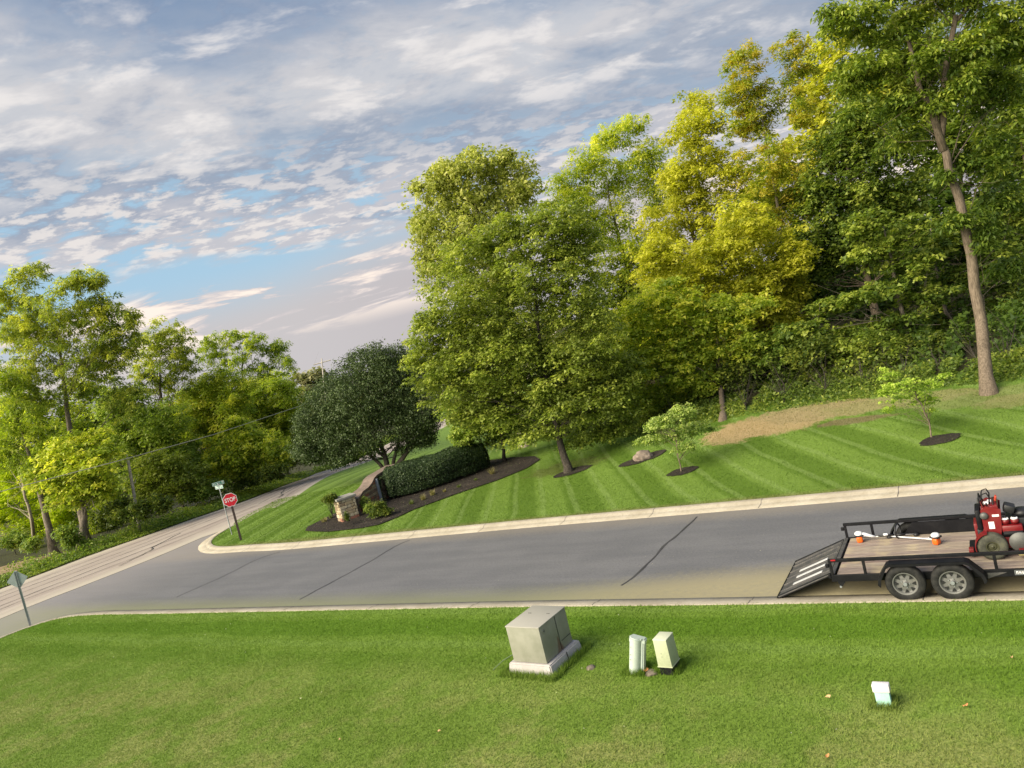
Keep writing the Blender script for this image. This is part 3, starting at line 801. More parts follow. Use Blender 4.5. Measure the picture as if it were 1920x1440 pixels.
make_tree('tall_walnut', 'taller lacy green tree standing behind the roadside thicket in the gap of pale sky', 'tree', at(480, 900), 72,
          [(400, 640, 28, 20), (440, 632, 26, 20), (475, 640, 28, 22), (515, 652, 26, 20), (535, 675, 16, 16), (400, 665, 30, 25), (450, 670, 40, 25), (500, 690, 45, 25), (545, 690, 10, 14)],
          LM['locust'], BK_DARK, leaf=.26, ratio=.38, tr=.22, cover=1.3, clump=.65, droop=.5, limbs=.8, hang=.6,
          trunk_pts=[pd(470, 820, 71), pd(458, 740, 72), pd(455, 700, 72), pd(455, 660, 72)])
make_tree('locust_tree', 'rounded locust tree with a yellowing top in the middle of the thicket', 'tree', at(420, 925), 62,
          [(405, 715, 48, 26), (375, 755, 50, 45), (430, 760, 50, 45), (400, 810, 60, 40), (460, 720, 26, 22), (345, 800, 35, 40)],
          LM['lime'], BK_GREY, leaf=.24, ratio=.4, tr=.22, cover=2.6, clump=.85, droop=.4, tj=.28)
make_tree('feathery_tree', 'feathery pale green tree at the right end of the thicket beside the dark pear tree', 'tree', at(540, 890), 68,
          [(510, 730, 48, 24), (545, 760, 40, 36), (500, 780, 45, 36), (540, 800, 35, 40), (475, 760, 30, 30)],
          LM['locust'], BK_GREY, leaf=.26, ratio=.36, tr=.2, cover=2.6, clump=.85, droop=.4)
make_tree('mulberry_bush', 'yellow-green bushy tree low behind the street name sign', 'tree', at(470, 918), 57,
          [(450, 820, 45, 30), (490, 840, 50, 35), (430, 860, 48, 30), (520, 850, 30, 26), (470, 880, 60, 22), (400, 870, 30, 25), (440, 790, 22, 18)],
          LM['lime'], BK_GREY, leaf=.22, ratio=.75, tr=.14, cover=2.4, clump=.65, tj=.3)
make_tree('vine_tree', 'dark vine covered trees behind the broken pole', 'tree', at(300, 950), 56,
          [(250, 820, 60, 50), (320, 850, 60, 50), (230, 760, 50, 40), (300, 790, 60, 40), (350, 880, 40, 30), (270, 890, 60, 30)],
          LM['maple2'], BK_DARK, leaf=.20, ratio=.7, tr=.2, cover=2.6, clump=.9)
make_tree('dark_thicket_tree', 'low dark green tree just right of the broken pole', 'tree', at(345, 955), 53,
          [(330, 900, 60, 35), (280, 910, 40, 35), (370, 920, 36, 20), (300, 870, 50, 30)],
          LM['maple'], BK_DARK, leaf=.2, ratio=.7, tr=.12, cover=2.8, clump=.7)
make_tree('backlit_tree', 'bright yellow sunlit thicket tree at the left edge of the picture', 'tree', pd(-20, 1040, 58), 58,
          [(20, 960, 40, 50), (60, 985, 30, 30), (-20, 900, 50, 70), (120, 960, 26, 40), (80, 930, 30, 40), (190, 980, 30, 30)],
          LM['glow'], BK_PALE, leaf=.22, ratio=.6, tr=.12, cover=2.0, clump=.8)
# filler behind the left thicket, so that no daylight shows low down
for i, (bx, D, bl, mt, lab) in enumerate((
      ((60, 1000), 70, [(30, 800, 80, 80), (120, 820, 90, 70), (0, 900, 70, 70), (100, 930, 90, 60)], 'locust', 'green tree in the shade directly behind the slender pale trunk'),
      ((230, 960), 74, [(200, 800, 80, 60), (280, 820, 80, 60), (240, 890, 90, 60), (170, 730, 50, 30)], 'locust', 'green tree deep behind the big walnut and the broken pole'),
      ((420, 915), 80, [(370, 780, 70, 60), (450, 800, 80, 70), (520, 800, 60, 60), (420, 870, 90, 50), (500, 720, 50, 26)], 'locust', 'green tree deep behind the locust tree, filling its gaps'))):
    make_tree('thicket_tree', lab, 'tree', at(*bx), D, bl, LM[mt], BK_DARK, leaf=.32, ratio=.6, tr=.2, cover=2.1, clump=1.0, group='trees behind the roadside thicket')
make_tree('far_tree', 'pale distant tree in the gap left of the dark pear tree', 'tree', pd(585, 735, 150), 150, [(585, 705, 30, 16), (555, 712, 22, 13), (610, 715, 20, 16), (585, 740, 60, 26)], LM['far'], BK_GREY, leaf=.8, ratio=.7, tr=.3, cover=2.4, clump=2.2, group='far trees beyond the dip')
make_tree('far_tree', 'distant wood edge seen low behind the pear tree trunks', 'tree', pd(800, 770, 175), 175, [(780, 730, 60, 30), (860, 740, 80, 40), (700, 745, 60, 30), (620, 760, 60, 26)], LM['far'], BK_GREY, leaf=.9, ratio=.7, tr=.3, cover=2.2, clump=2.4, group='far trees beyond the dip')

# ---- middle
make_tree('pear_tree', 'dark round-headed pear tree with several stems behind the stone wall', 'tree', at(733, 893), 45.5,
          [(690, 735, 95, 68), (630, 775, 72, 62), (755, 700, 70, 52), (612, 830, 52, 36), (780, 770, 50, 50), (700, 680, 60, 34), (700, 800, 105, 42), (590, 800, 40, 40), (660, 850, 50, 20), (640, 862, 40, 14), (775, 832, 40, 16), (790, 810, 34, 26), (575, 840, 30, 26)],
          LM['pear'], BK_DARK, leaf=.10, ratio=.75, tr=.20, cover=4.6, clump=.5, flat=.8, droop=.1, shell=3.6, up=.5, tj=.12, topt=.15, limbs=.12, outj=.08, nmax=130000,
          trunk_pts=[pd(720, 850, 45.5), pd(700, 800, 45.5), pd(690, 750, 45.5)])
def extra_stems():
    mb = MB(); b = at(733, 893)
    for q in ((760, 850), (745, 840), (775, 835), (690, 850), (800, 800)):
        a = pd(q[0], q[1], 45.5); e = pd(q[0] + (q[0] - 733) * .8, q[1] - 60, 45.5)
        mb.tube([Vector((0, 0, -.1)), (a - b) * .5 + Vector((0, 0, .1)), a - b, e - b], [.13, .11, .09, .05], 8)
    o = mb.build('stem', BK_DARK, bpy.data.objects['pear_tree'], smooth=True)
extra_stems()
make_tree('cottonwood', 'tall pale cottonwood rising behind the front maple', 'tree', at(985, 840), 47,
          [(880, 315, 62, 28), (940, 318, 45, 28), (815, 350, 42, 28), (975, 355, 26, 28), (850, 390, 72, 45), (930, 380, 72, 45), (800, 430, 34, 40), (870, 450, 70, 50), (810, 500, 32, 40), (775, 352, 14, 10), (835, 320, 26, 22), (950, 292, 14, 12), (880, 287, 14, 10), (930, 540, 80, 55), (970, 630, 70, 55), (900, 640, 70, 50)],
          LM['cotton'], BK_PALE, leaf=.17, ratio=.85, tr=.28, cover=2.7, clump=.62, flat=.8, droop=.2, up=.4, limbs=.5, tj=.16, outj=.4,
          trunk_pts=[pd(960, 700, 47), pd(915, 500, 47), pd(890, 380, 47)])
make_tree('maple_tree', 'big green maple standing on the far lawn right of the hedge', 'tree', at(1067, 889), 33.5,
          [(980, 410, 55, 34), (1045, 410, 55, 34), (930, 460, 60, 45), (1070, 460, 58, 52), (860, 480, 50, 40), (1000, 500, 95, 65), (850, 560, 70, 50), (1080, 560, 65, 65), (950, 590, 100, 60), (822, 630, 62, 42), (1110, 650, 75, 60), (910, 670, 100, 55), (1030, 690, 100, 60), (868, 725, 75, 36), (960, 750, 95, 45), (1090, 750, 95, 45), (1165, 700, 42, 45), (905, 770, 62, 30), (1010, 808, 85, 22), (1110, 815, 70, 20), (800, 600, 30, 22), (795, 665, 40, 30), (1165, 760, 40, 30), (1150, 800, 46, 18), (815, 700, 50, 30)],
          LM['maple'], BK_DARK, leaf=.12, ratio=.9, tr=.19, cover=2.9, clump=.60, flat=.30, droop=.45, tj=.22, limbs=.22, nmax=140000, shell=3.0,
          trunk_pts=[pd(1050, 830, 33), pd(1030, 740, 33.5), pd(1010, 620, 33.5), pd(995, 480, 33.5)])
make_tree('small_maple', 'smaller maple with low drooping branches at the right end of the hedge', 'tree', at(948, 868), 39,
          [(895, 800, 52, 24), (940, 808, 45, 26), (870, 815, 30, 18), (960, 770, 60, 40), (870, 760, 50, 36), (920, 725, 60, 40)],
          LM['maple2'], BK_DARK, leaf=.13, ratio=.85, tr=.11, cover=2.8, clump=.5, flat=.4, droop=.4, limbs=.35,
          trunk_pts=[pd(940, 820, 39), pd(930, 770, 39)])

# ---- the wood behind the bank, left to right
make_tree('ash_tree', 'green ash at the left end of the wood, behind the big maple', 'tree', under(1170, 420, 50), 50,
          [(1140, 258, 40, 30), (1185, 235, 40, 24), (1105, 300, 45, 34), (1210, 290, 50, 40), (1060, 350, 34, 30), (1150, 340, 70, 45), (1230, 360, 50, 50), (1130, 420, 70, 50), (1080, 390, 50, 40), (1180, 480, 80, 50), (1200, 560, 80, 50), (1150, 620, 70, 50), (1180, 690, 70, 40)],
          LM['lime'], BK_GREY, leaf=.22, ratio=.42, tr=.26, cover=2.6, clump=.85, droop=.45, hang=.4, tj=.22)
make_tree('elm_tree', 'bright yellow-green tree with a tall narrow top next right of the ash', 'tree', under(1310, 400, 46), 46,
          [(1300, 190, 40, 32), (1330, 230, 40, 34), (1285, 250, 40, 40), (1320, 300, 62, 45), (1270, 330, 44, 34), (1370, 330, 52, 44), (1310, 380, 80, 48), (1250, 420, 60, 44), (1350, 440, 80, 50), (1265, 500, 80, 50), (1300, 560, 90, 50), (1220, 600, 60, 50)],
          LM['yellow'], BK_BROWN, leaf=.19, ratio=.6, tr=.24, cover=1.7, clump=.8, droop=.35, tj=.2)
make_tree('turning_tree', 'tall sparse tree turning orange with pale bare branches showing', 'tree', under(1440, 330, 43.5), 43.5,
          [(1395, 110, 38, 30), (1380, 165, 34, 40), (1420, 180, 40, 40), (1480, 85, 30, 30), (1495, 130, 36, 34), (1490, 200, 36, 44), (1400, 240, 44, 40), (1450, 300, 60, 44), (1430, 370, 60, 50), (1490, 370, 45, 50), (1450, 440, 60, 44), (1500, 450, 40, 60), (1470, 520, 50, 40)],
          LM['orange'], BK_GREY, leaf=.18, ratio=.5, tr=.17, cover=1.5, clump=.65, droop=.3, limbs=1.0, tj=.26, lr=.45, outj=.2)
make_tree('hackberry_tree', 'golden green tree just in front of the orange turning tree', 'tree', under(1385, 520, 40.5), 40.5,
          [(1390, 420, 60, 45), (1340, 480, 70, 50), (1420, 500, 60, 50), (1480, 480, 40, 60), (1290, 540, 70, 45), (1380, 560, 80, 45), (1230, 480, 50, 40), (1430, 580, 60, 40), (1470, 600, 50, 40), (1400, 630, 60, 36), (1480, 540, 40, 40)],
          LM['yellow'], BK_BROWN, leaf=.17, ratio=.75, tr=.18, cover=2.3, clump=.7, tj=.24)
make_tree('edge_maple', 'bright layered maple with a slim trunk rising from the tan grass', 'tree', at(1356, 792), 36.5,
          [(1240, 560, 75, 38), (1310, 590, 70, 36), (1190, 610, 55, 40), (1270, 640, 85, 40), (1370, 600, 50, 36), (1230, 690, 75, 40), (1330, 660, 60, 30), (1180, 680, 50, 44), (1400, 570, 45, 26), (1300, 710, 50, 26), (1210, 745, 50, 26), (1265, 750, 46, 20), (1180, 740, 50, 30), (1400, 650, 40, 30), (1320, 730, 24, 22)],
          LM['lime'], BK_BROWN, leaf=.155, ratio=.85, tr=.15, cover=2.6, clump=.55, flat=.35, droop=.35, tj=.24, limbs=.4,
          trunk_pts=[pd(1352, 720, 36.5), pd(1345, 640, 36.5), pd(1320, 570, 36.5)])
make_tree('dark_maple', 'dark green maple with a tall crown left of the big straight trunk', 'tree', under(1600, 380, 42), 42,
          [(1600, 215, 44, 40), (1570, 280, 56, 50), (1640, 280, 60, 50), (1540, 360, 60, 50), (1610, 370, 70, 50), (1680, 370, 60, 50), (1530, 440, 60, 44), (1600, 460, 75, 44), (1680, 460, 50, 40), (1500, 510, 50, 40)],
          LM['dark'], BK_BROWN, leaf=.19, ratio=.85, tr=.24, cover=2.9, clump=.8, flat=.38, droop=.4, tj=.2)
make_tree('layered_maple', 'maple with flat layers of leaves above the right hand sapling', 'tree', under(1690, 590, 36), 36,
          [(1640, 545, 75, 20), (1560, 570, 55, 20), (1500, 620, 55, 24), (1690, 590, 75, 18), (1600, 620, 60, 20), (1700, 500, 70, 30), (1640, 470, 50, 24), (1540, 650, 40, 22), (1660, 640, 50, 14), (1740, 550, 60, 22), (1620, 420, 50, 30), (1700, 430, 50, 30)],
          LM['layer'], BK_GREY, leaf=.17, ratio=.85, tr=.16, cover=2.5, clump=.6, flat=.25, droop=.35, tj=.22, trunk_pts=[pd(1692, 590, 36), pd(1670, 480, 36), pd(1655, 420, 36)])
make_tree('shaded_maple', 'shaded maple behind the big straight trunk, short pale stretch of trunk showing', 'tree', under(1780, 520, 37.5), 37.5,
          [(1760, 450, 55, 40), (1800, 520, 60, 30), (1860, 480, 50, 50), (1890, 560, 44, 40), (1780, 580, 40, 24), (1830, 400, 60, 40), (1900, 400, 44, 50), (1870, 620, 44, 26)],
          LM['dark'], BK_GREY, leaf=.18, ratio=.85, tr=.14, cover=2.6, clump=.75, flat=.35, droop=.4, trunk_pts=[pd(1775, 590, 37.5), pd(1755, 500, 37.5), pd(1745, 420, 37.5)])
make_tree('hickory_tree', 'tall hickory with the thickest straight trunk at the right of the lawn, forking high up', 'tree', at(1855, 742), 27.5,
          [(1600, 40, 60, 34), (1680, 45, 70, 40), (1560, 15, 40, 22), (1640, 120, 70, 36), (1720, 130, 60, 40), (1600, 150, 50, 26), (1690, 200, 60, 34), (1860, 170, 66, 46), (1880, 60, 60, 60), (1850, 290, 56, 36), (1800, -20, 80, 40), (1700, -40, 90, 40), (1590, 215, 26, 24), (1885, 370, 44, 30), (1800, 410, 52, 20), (1850, 430, 50, 20), (1890, 500, 44, 26), (1780, 300, 26, 22), (1740, 110, 40, 30, -1.2), (1800, 150, 40, 34, -1.2), (1700, 260, 40, 24), (1830, 80, 40, 40, -1), (1770, 330, 22, 16, -.8), (1835, 455, 26, 12, -.8), (1760, 190, 26, 22, -1)],
          LM['layer'], BK_BROWN, leaf=.20, ratio=.40, tr=.215, cover=2.2, clump=.58, flat=.4, droop=.55, hang=.8, tj=.3, limbs=.16, topt=.55, tap=.62,
          lr=.28, trunk_pts=[pd(1838, 600, 27), pd(1820, 480, 27), pd(1798, 370, 27), pd(1765, 262, 27), pd(1775, 120, 27), pd(1792, 30, 27)])
def fork():
    b = at(1855, 742); mb = MB()
    f = pd(1765, 262, 27) - b
    mb.tube([f + Vector((0, 0, -.4)), pd(1745, 200, 27) - b, pd(1725, 170, 27) - b, pd(1700, 60, 27) - b], [.15, .12, .10, .05], 8)
    mb.tube([pd(1792, 40, 27) - b, pd(1815, 15, 27) - b, pd(1850, -5, 27) - b], [.08, .06, .04], 7)
    mb.build('limb', BK_BROWN, bpy.data.objects['hickory_tree'], smooth=True)
fork()
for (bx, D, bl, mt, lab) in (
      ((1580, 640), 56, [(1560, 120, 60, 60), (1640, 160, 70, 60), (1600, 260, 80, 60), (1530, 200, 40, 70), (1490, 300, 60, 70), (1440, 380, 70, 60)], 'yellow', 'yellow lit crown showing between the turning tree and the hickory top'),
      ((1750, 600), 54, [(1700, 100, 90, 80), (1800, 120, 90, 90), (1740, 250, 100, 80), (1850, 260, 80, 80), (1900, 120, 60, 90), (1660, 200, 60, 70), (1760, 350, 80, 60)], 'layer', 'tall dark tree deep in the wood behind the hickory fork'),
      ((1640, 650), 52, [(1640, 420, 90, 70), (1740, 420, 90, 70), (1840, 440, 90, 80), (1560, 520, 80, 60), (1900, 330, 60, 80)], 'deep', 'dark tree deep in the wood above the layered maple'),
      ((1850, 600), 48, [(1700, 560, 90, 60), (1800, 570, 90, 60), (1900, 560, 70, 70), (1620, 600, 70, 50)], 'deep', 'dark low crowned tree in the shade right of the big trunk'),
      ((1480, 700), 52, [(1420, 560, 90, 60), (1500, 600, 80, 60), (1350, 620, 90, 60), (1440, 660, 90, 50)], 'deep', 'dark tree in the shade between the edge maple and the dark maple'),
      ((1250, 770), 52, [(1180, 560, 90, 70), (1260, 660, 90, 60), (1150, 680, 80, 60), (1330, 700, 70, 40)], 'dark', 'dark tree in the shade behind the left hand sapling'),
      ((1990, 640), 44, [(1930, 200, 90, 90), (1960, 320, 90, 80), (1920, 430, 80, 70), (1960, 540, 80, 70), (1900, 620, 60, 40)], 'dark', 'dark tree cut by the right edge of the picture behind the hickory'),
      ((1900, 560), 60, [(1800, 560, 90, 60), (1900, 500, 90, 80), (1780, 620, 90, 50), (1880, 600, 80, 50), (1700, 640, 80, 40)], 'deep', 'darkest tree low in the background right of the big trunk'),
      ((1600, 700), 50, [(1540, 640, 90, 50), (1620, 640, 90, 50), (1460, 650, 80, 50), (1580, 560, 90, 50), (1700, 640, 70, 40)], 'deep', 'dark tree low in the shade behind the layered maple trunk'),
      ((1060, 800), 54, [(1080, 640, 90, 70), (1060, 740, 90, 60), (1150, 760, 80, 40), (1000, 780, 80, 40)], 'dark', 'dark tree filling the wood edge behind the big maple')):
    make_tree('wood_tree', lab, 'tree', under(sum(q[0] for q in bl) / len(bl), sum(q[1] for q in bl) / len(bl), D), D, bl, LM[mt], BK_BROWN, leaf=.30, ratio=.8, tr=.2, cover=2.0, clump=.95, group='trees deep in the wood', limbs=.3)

# ---- understorey along the foot of the wood
US = [((1180, 812), 41.0, [(1170, 773, 68, 38), (1130, 788, 57, 34)], 'dark', 'dark bush left of the left hand sapling at the wood edge'),
      ((1270, 802), 40.0, [(1255, 767, 52, 35), (1300, 758, 44, 43)], 'shrub', 'dark bush just behind the left hand sapling'),
      ((1400, 777), 36.5, [(1410, 734, 64, 43), (1380, 702, 40, 37)], 'shrub', 'dark bush right of the edge maple trunk'),
      ((1470, 762), 36.0, [(1470, 720, 49, 40), (1450, 666, 65, 54)], 'weed', 'rough green bush over the middle of the tan grass'),
      ((1545, 747), 35.0, [(1545, 703, 57, 46), (1530, 661, 49, 36)], 'shrub', 'broad dark bush left of the layered maple trunk'),
      ((1615, 737), 34.5, [(1610, 686, 79, 65), (1640, 659, 55, 37)], 'layer', 'leafy mid green bush below the layered maple'),
      ((1690, 724), 34.0, [(1680, 683, 74, 50), (1720, 664, 49, 37)], 'shrub', 'dark bush directly behind the right hand sapling'),
      ((1765, 712), 33.5, [(1755, 669, 65, 46), (1790, 692, 30, 28)], 'shrub', 'dark bush left of the big hickory trunk'),
      ((1890, 702), 34.0, [(1880, 654, 53, 49), (1915, 635, 49, 74)], 'deep', 'dark bush right of the big hickory trunk'),
      ((1850, 712), 36.5, [(1835, 661, 35, 35), (1800, 642, 39, 33)], 'shrub', 'dark bush half hidden behind the big hickory trunk'),
      ((1930, 692), 35.0, [(1940, 645, 43, 43), (1915, 618, 28, 28)], 'layer', 'green bush cut by the right edge of the picture'),
      ((1640, 712), 37.0, [(1600, 664, 57, 34), (1660, 644, 53, 31)], 'deep', 'dark bush between the two short pale trunks'),
      ((1330, 787), 41.0, [(1330, 747, 42, 34)], 'shrub', 'small dark bush in the hollow left of the edge maple trunk'),
      ((1060, 827), 46.0, [(1060, 795, 66, 29), (1130, 795, 82, 37), (1000, 799, 69, 31)], 'shrub', 'long low bush in the shade behind the big maple trunk')]
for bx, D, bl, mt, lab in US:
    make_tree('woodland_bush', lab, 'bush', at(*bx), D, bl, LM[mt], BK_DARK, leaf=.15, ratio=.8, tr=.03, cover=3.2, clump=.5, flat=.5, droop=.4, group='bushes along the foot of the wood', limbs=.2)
# left: bushes between the trunks and the road
for bx, D, bl, mt, lab in (
      ((30, 1040), 46, [(30, 1010, 30, 18), (60, 1020, 22, 14)], 'weed', 'green bush at the edge of the dirt patch, far left'),
      ((130, 1030), 45, [(125, 1000, 20, 18), (135, 1015, 24, 12)], 'weed', 'low bush between the leaning trunk and the stout trunk'),
      ((200, 1000), 48, [(200, 970, 30, 22), (225, 950, 26, 20)], 'shrub', 'dark bush right of the stout trunk, below the broken pole'),
      ((255, 975), 46.2, [(256, 958, 36, 18), (300, 945, 30, 18), (225, 968, 24, 14)], 'shrub', 'dark bush at the foot of the broken pole'),
      ((370, 945), 53, [(365, 925, 30, 16), (400, 915, 26, 18)], 'weed', 'leafy bush behind the sign posts'),
      ((470, 918), 56, [(460, 900, 36, 15), (510, 885, 34, 18)], 'shrub', 'dark bush along the road right of the stop sign'),
      ((560, 885), 62, [(550, 862, 36, 16), (590, 850, 30, 18)], 'shrub', 'dark bush at the road edge below the feathery tree')):
    make_tree('roadside_bush', lab, 'bush', at(*bx), D, bl, LM[mt], BK_DARK, leaf=.17, ratio=.6, tr=.03, cover=3.0, clump=.5, flat=.6, group='bushes along the far side of the road', limbs=.2)

# ---- saplings on the bank
make_tree('dogwood_sapling', 'pale green dogwood sapling in a mulch ring, left one of the two on the lawn', 'sapling', at(1279, 889), 27.2,
          [(1245, 790, 34, 14), (1280, 775, 26, 16), (1300, 800, 30, 14), (1215, 825, 30, 9), (1265, 815, 45, 14), (1325, 805, 16, 7), (1290, 838, 28, 10), (1270, 765, 14, 8), (1225, 800, 22, 10)],
          LM['sapling'], BK_BROWN, leaf=.085, ratio=.7, tr=.03, cover=1.9, clump=.20, flat=.35, droop=.2, limbs=.8, lr=.7, outj=.2,
          trunk_pts=[pd(1272, 855, 27.2), pd(1266, 820, 27.2), pd(1262, 785, 27.2)])
make_tree('dogwood_sapling', 'brighter wide spreading sapling in a mulch ring, right one of the two on the lawn', 'sapling', at(1749, 826), 23.3,
          [(1665, 705, 20, 9), (1690, 720, 34, 10), (1735, 722, 34, 10), (1768, 705, 12, 7), (1700, 742, 44, 10), (1740, 750, 26, 9), (1660, 735, 18, 8), (1672, 765, 22, 6), (1748, 768, 14, 5), (1655, 690, 10, 8)],
          LM['sapling2'], BK_BROWN, leaf=.085, ratio=.7, tr=.028, cover=1.8, clump=.17, flat=.3, droop=.2, limbs=.8, lr=.7, outj=.2,
          trunk_pts=[pd(1742, 790, 23.3), pd(1730, 760, 23.3), pd(1715, 735, 23.3)])

# ---- clipped hedge: a soft box of tiny leaves over dark twigs
def hedge():
    path = smooth_line([(-7.1, 37.3), (-5.5, 37.5), (-4.2, 38.1), (-2.9, 39.4)], .4); b = Vector((-4.8, 38.4, Hs(-4.8, 38.4)))
    root = empty('clipped_hedge', b, 'long dark clipped hedge with rounded top behind the stone wall', 'hedge')
    n = 60000; pr = np.array([[p.x, p.y] for p in path]); k = RNG.uniform(0, len(pr) - 1.001, n); i = k.astype(int); f = (k - i)[:, None]
    c = pr[i] * (1 - f) + pr[i + 1] * f; gr = np.gradient(pr, axis=0); tn = gr[i] * (1 - f) + gr[i + 1] * f; tn /= np.linalg.norm(tn, axis=1, keepdims=True); nn = np.stack([-tn[:, 1], tn[:, 0]], 1)
    a = RNG.uniform(-.32, math.pi + .32, n); ex = .72
    u = np.sign(np.cos(a)) * np.abs(np.cos(a)) ** ex; w = np.sign(np.sin(a)) * np.abs(np.sin(a)) ** ex
    bump_ = 1 + .03 * np.sin(k * 1.1 + a * 3) + .025 * np.sin(k * 2.3 + 1.7) + RNG.normal(0, .025, n)
    end = np.minimum(1, np.sqrt(np.clip(1 - (np.abs(k / (len(pr) - 1) - .5) * 2) ** 6, 0, 1)) + .25)
    R_ = 1.12 * bump_ * end; Hh = 1.22 * bump_ * (.72 + .28 * end)
    X = c[:, 0] + nn[:, 0] * u * R_; Y = c[:, 1] + nn[:, 1] * u * R_; Z = H(X, Y) + .12 + .52 + np.maximum(w * Hh * .72, -.5)
    # closed ends
    m = RNG.uniform(0, 1, n) < .14; e = RNG.uniform(0, 1, n) < .5
    q0 = np.where(e[:, None], pr[0], pr[-1]); d0 = np.where(e[:, None], pr[0] - pr[1], pr[-1] - pr[-2]); d0 /= np.linalg.norm(d0, axis=1, keepdims=True)
    n0 = np.stack([-d0[:, 1], d0[:, 0]], 1); ru = RNG.uniform(-1, 1, n); rw = RNG.uniform(0, 1, n)
    bulge = .5 * np.sqrt(np.clip(1 - ru ** 2 * .8 - (rw - .4) ** 2, 0, 1))
    EX = q0[:, 0] + n0[:, 0] * ru * .95 + d0[:, 0] * bulge; EY = q0[:, 1] + n0[:, 1] * ru * .95 + d0[:, 1] * bulge; EZ = H(EX, EY) + .1 + rw * 1.25
    X = np.where(m, EX, X); Y = np.where(m, EY, Y); Z = np.where(m, EZ, Z)
    P = np.stack([X, Y, Z], 1) + RNG.normal(0, .025, (n, 3)); P[:, 2] = np.maximum(P[:, 2], H(P[:, 0], P[:, 1]) + .2)
    nr = np.stack([nn[:, 0] * u, nn[:, 1] * u, w + .3], 1) + RNG.normal(0, .55, (n, 3))
    ct = .42 + .12 * np.sin(k * 1.3 + a * 3) * RNG.uniform(0, 1, n)
    link('foliage', leaf_mesh('foliage', P - np.array(b[:]), .075, .6, nr, RNG.normal(0, 1, (n, 3)), ct, tri=True), LM['hedge'], root)
    mb = MB()
    core = [Vector((p.x, p.y, Hs(p.x, p.y) + .62)) - b for p in path]
    mb.tube(core, [.35] + [.55] * (len(core) - 2) + [.4], 10)
    mb.build('twigs', BK_DARK, root, smooth=True)
    for p in path[1::3]:
        s = MB(); s.tube([Vector((p.x, p.y, Hs(p.x, p.y))) - b, Vector((p.x + .05, p.y, Hs(p.x, p.y) + .5)) - b], [.05, .04], 6); s.build('stem', BK_DARK, root)
hedge()
# shrubs and tufts in the mulch bed
make_tree('viburnum_shrub', 'loose leafy shrub on the mulch just left of the hedge', 'shrub', at(712, 972), 33.2, [(712, 952, 15, 14), (722, 962, 14, 9), (703, 965, 11, 8)], LM['shrub'], BK_DARK, leaf=.075, ratio=.6, tr=.02, cover=4, clump=.22, flat=.8, limbs=.6)
make_tree('spirea_shrub', 'small twiggy shrub between the stone pillar and the wall', 'shrub', at(688, 966), 34.4, [(684, 945, 12, 14), (692, 952, 8, 9)], LM['weed'], BK_DARK, leaf=.06, ratio=.6, tr=.02, cover=3, clump=.18, flat=.8, limbs=.8)
make_tree('standard_shrub', 'small mophead shrub on a thin stem left of the stone pillar', 'shrub', at(624, 974), 34.6, [(620, 934, 15, 9), (612, 936, 10, 6)], LM['shrub'], BK_DARK, leaf=.08, ratio=.6, tr=.018, cover=3.6, clump=.16, flat=.7, limbs=.5, trunk_pts=[pd(622, 955, 34.6), pd(621, 938, 34.6)])
make_tree('seedling_shrub', 'tiny green shrub in front of the stone pillar', 'shrub', at(652, 982), 33.0, [(650, 968, 5, 9)], LM['shrub'], BK_DARK, leaf=.05, ratio=.6, tr=.012, cover=3, clump=.1, flat=.8, limbs=.8)

M_DRYBL = mat_leaf('dry_blades', (.16, .14, .05), (.28, .25, .09), (.40, .34, .16), .3)
M_GRNBL = mat_leaf('green_blades', (.07, .11, .02), (.14, .18, .04), (.25, .27, .08), .3)
def tuft(name, label, c, r, h, n, mat, cat='plant', group=None):
    root = empty(name, (c.x, c.y, Hs(c.x, c.y) + .13), label, cat, group)
    a = RNG.uniform(0, 2 * np.pi, n); q = RNG.uniform(0, r * .4, n); P0 = np.stack([np.cos(a) * q, np.sin(a) * q, 0 * a], 1)
    d = np.stack([np.cos(a) * RNG.uniform(.1, .8, n), np.sin(a) * RNG.uniform(.1, .8, n), np.ones(n)], 1); d /= np.linalg.norm(d, axis=1, keepdims=True)
    L = h * RNG.uniform(.5, 1.1, n)[:, None]; s = np.cross(d, np.array([0, 0, 1.])) + .001; s /= np.linalg.norm(s, axis=1, keepdims=True); s *= .012
    co = np.empty((n, 3, 3)); co[:, 0] = P0 - s; co[:, 1] = P0 + s; co[:, 2] = P0 + d * L
    me = mesh_np('leaves', co.reshape(-1, 3), 3, np.arange(n * 3)); t = me.attributes.new('tint', 'FLOAT', 'FACE'); t.data.foreach_set('value', RNG.uniform(0, 1, n).astype(np.float32))
    link('leaves', me, mat, root)
for px, py, r, h, m_, lab in ((795, 942, .3, .3, M_DRYBL, 'straw coloured grass tuft on the mulch, below the middle of the hedge'), (773, 950, .25, .22, M_GRNBL, 'greenish grass tuft on the mulch left of the straw coloured one'),
                              (812, 933, .3, .3, M_DRYBL, 'dry daylily clump on the mulch right of the straw coloured tuft'), (925, 893, .3, .38, M_DRYBL, 'tall dry tuft on the mulch near the right end of the bed'),
                              (862, 918, .22, .15, M_GRNBL, 'low green tuft in the middle of the mulch bed'), (835, 927, .2, .15, M_DRYBL, 'small dry tuft in the shade under the hedge'),
                              (610, 983, .3, .25, M_DRYBL, 'brownish plant clump at the left tip of the bed'), (622, 976, .25, .22, M_GRNBL, 'green clump beside the stem of the mophead shrub'), (893, 905, .25, .12, M_GRNBL, 'flat green clump near the right end of the hedge')):
    tuft('grass_tuft', lab, at(px, py), r, h, 70, m_, group='tufts in the mulch bed')

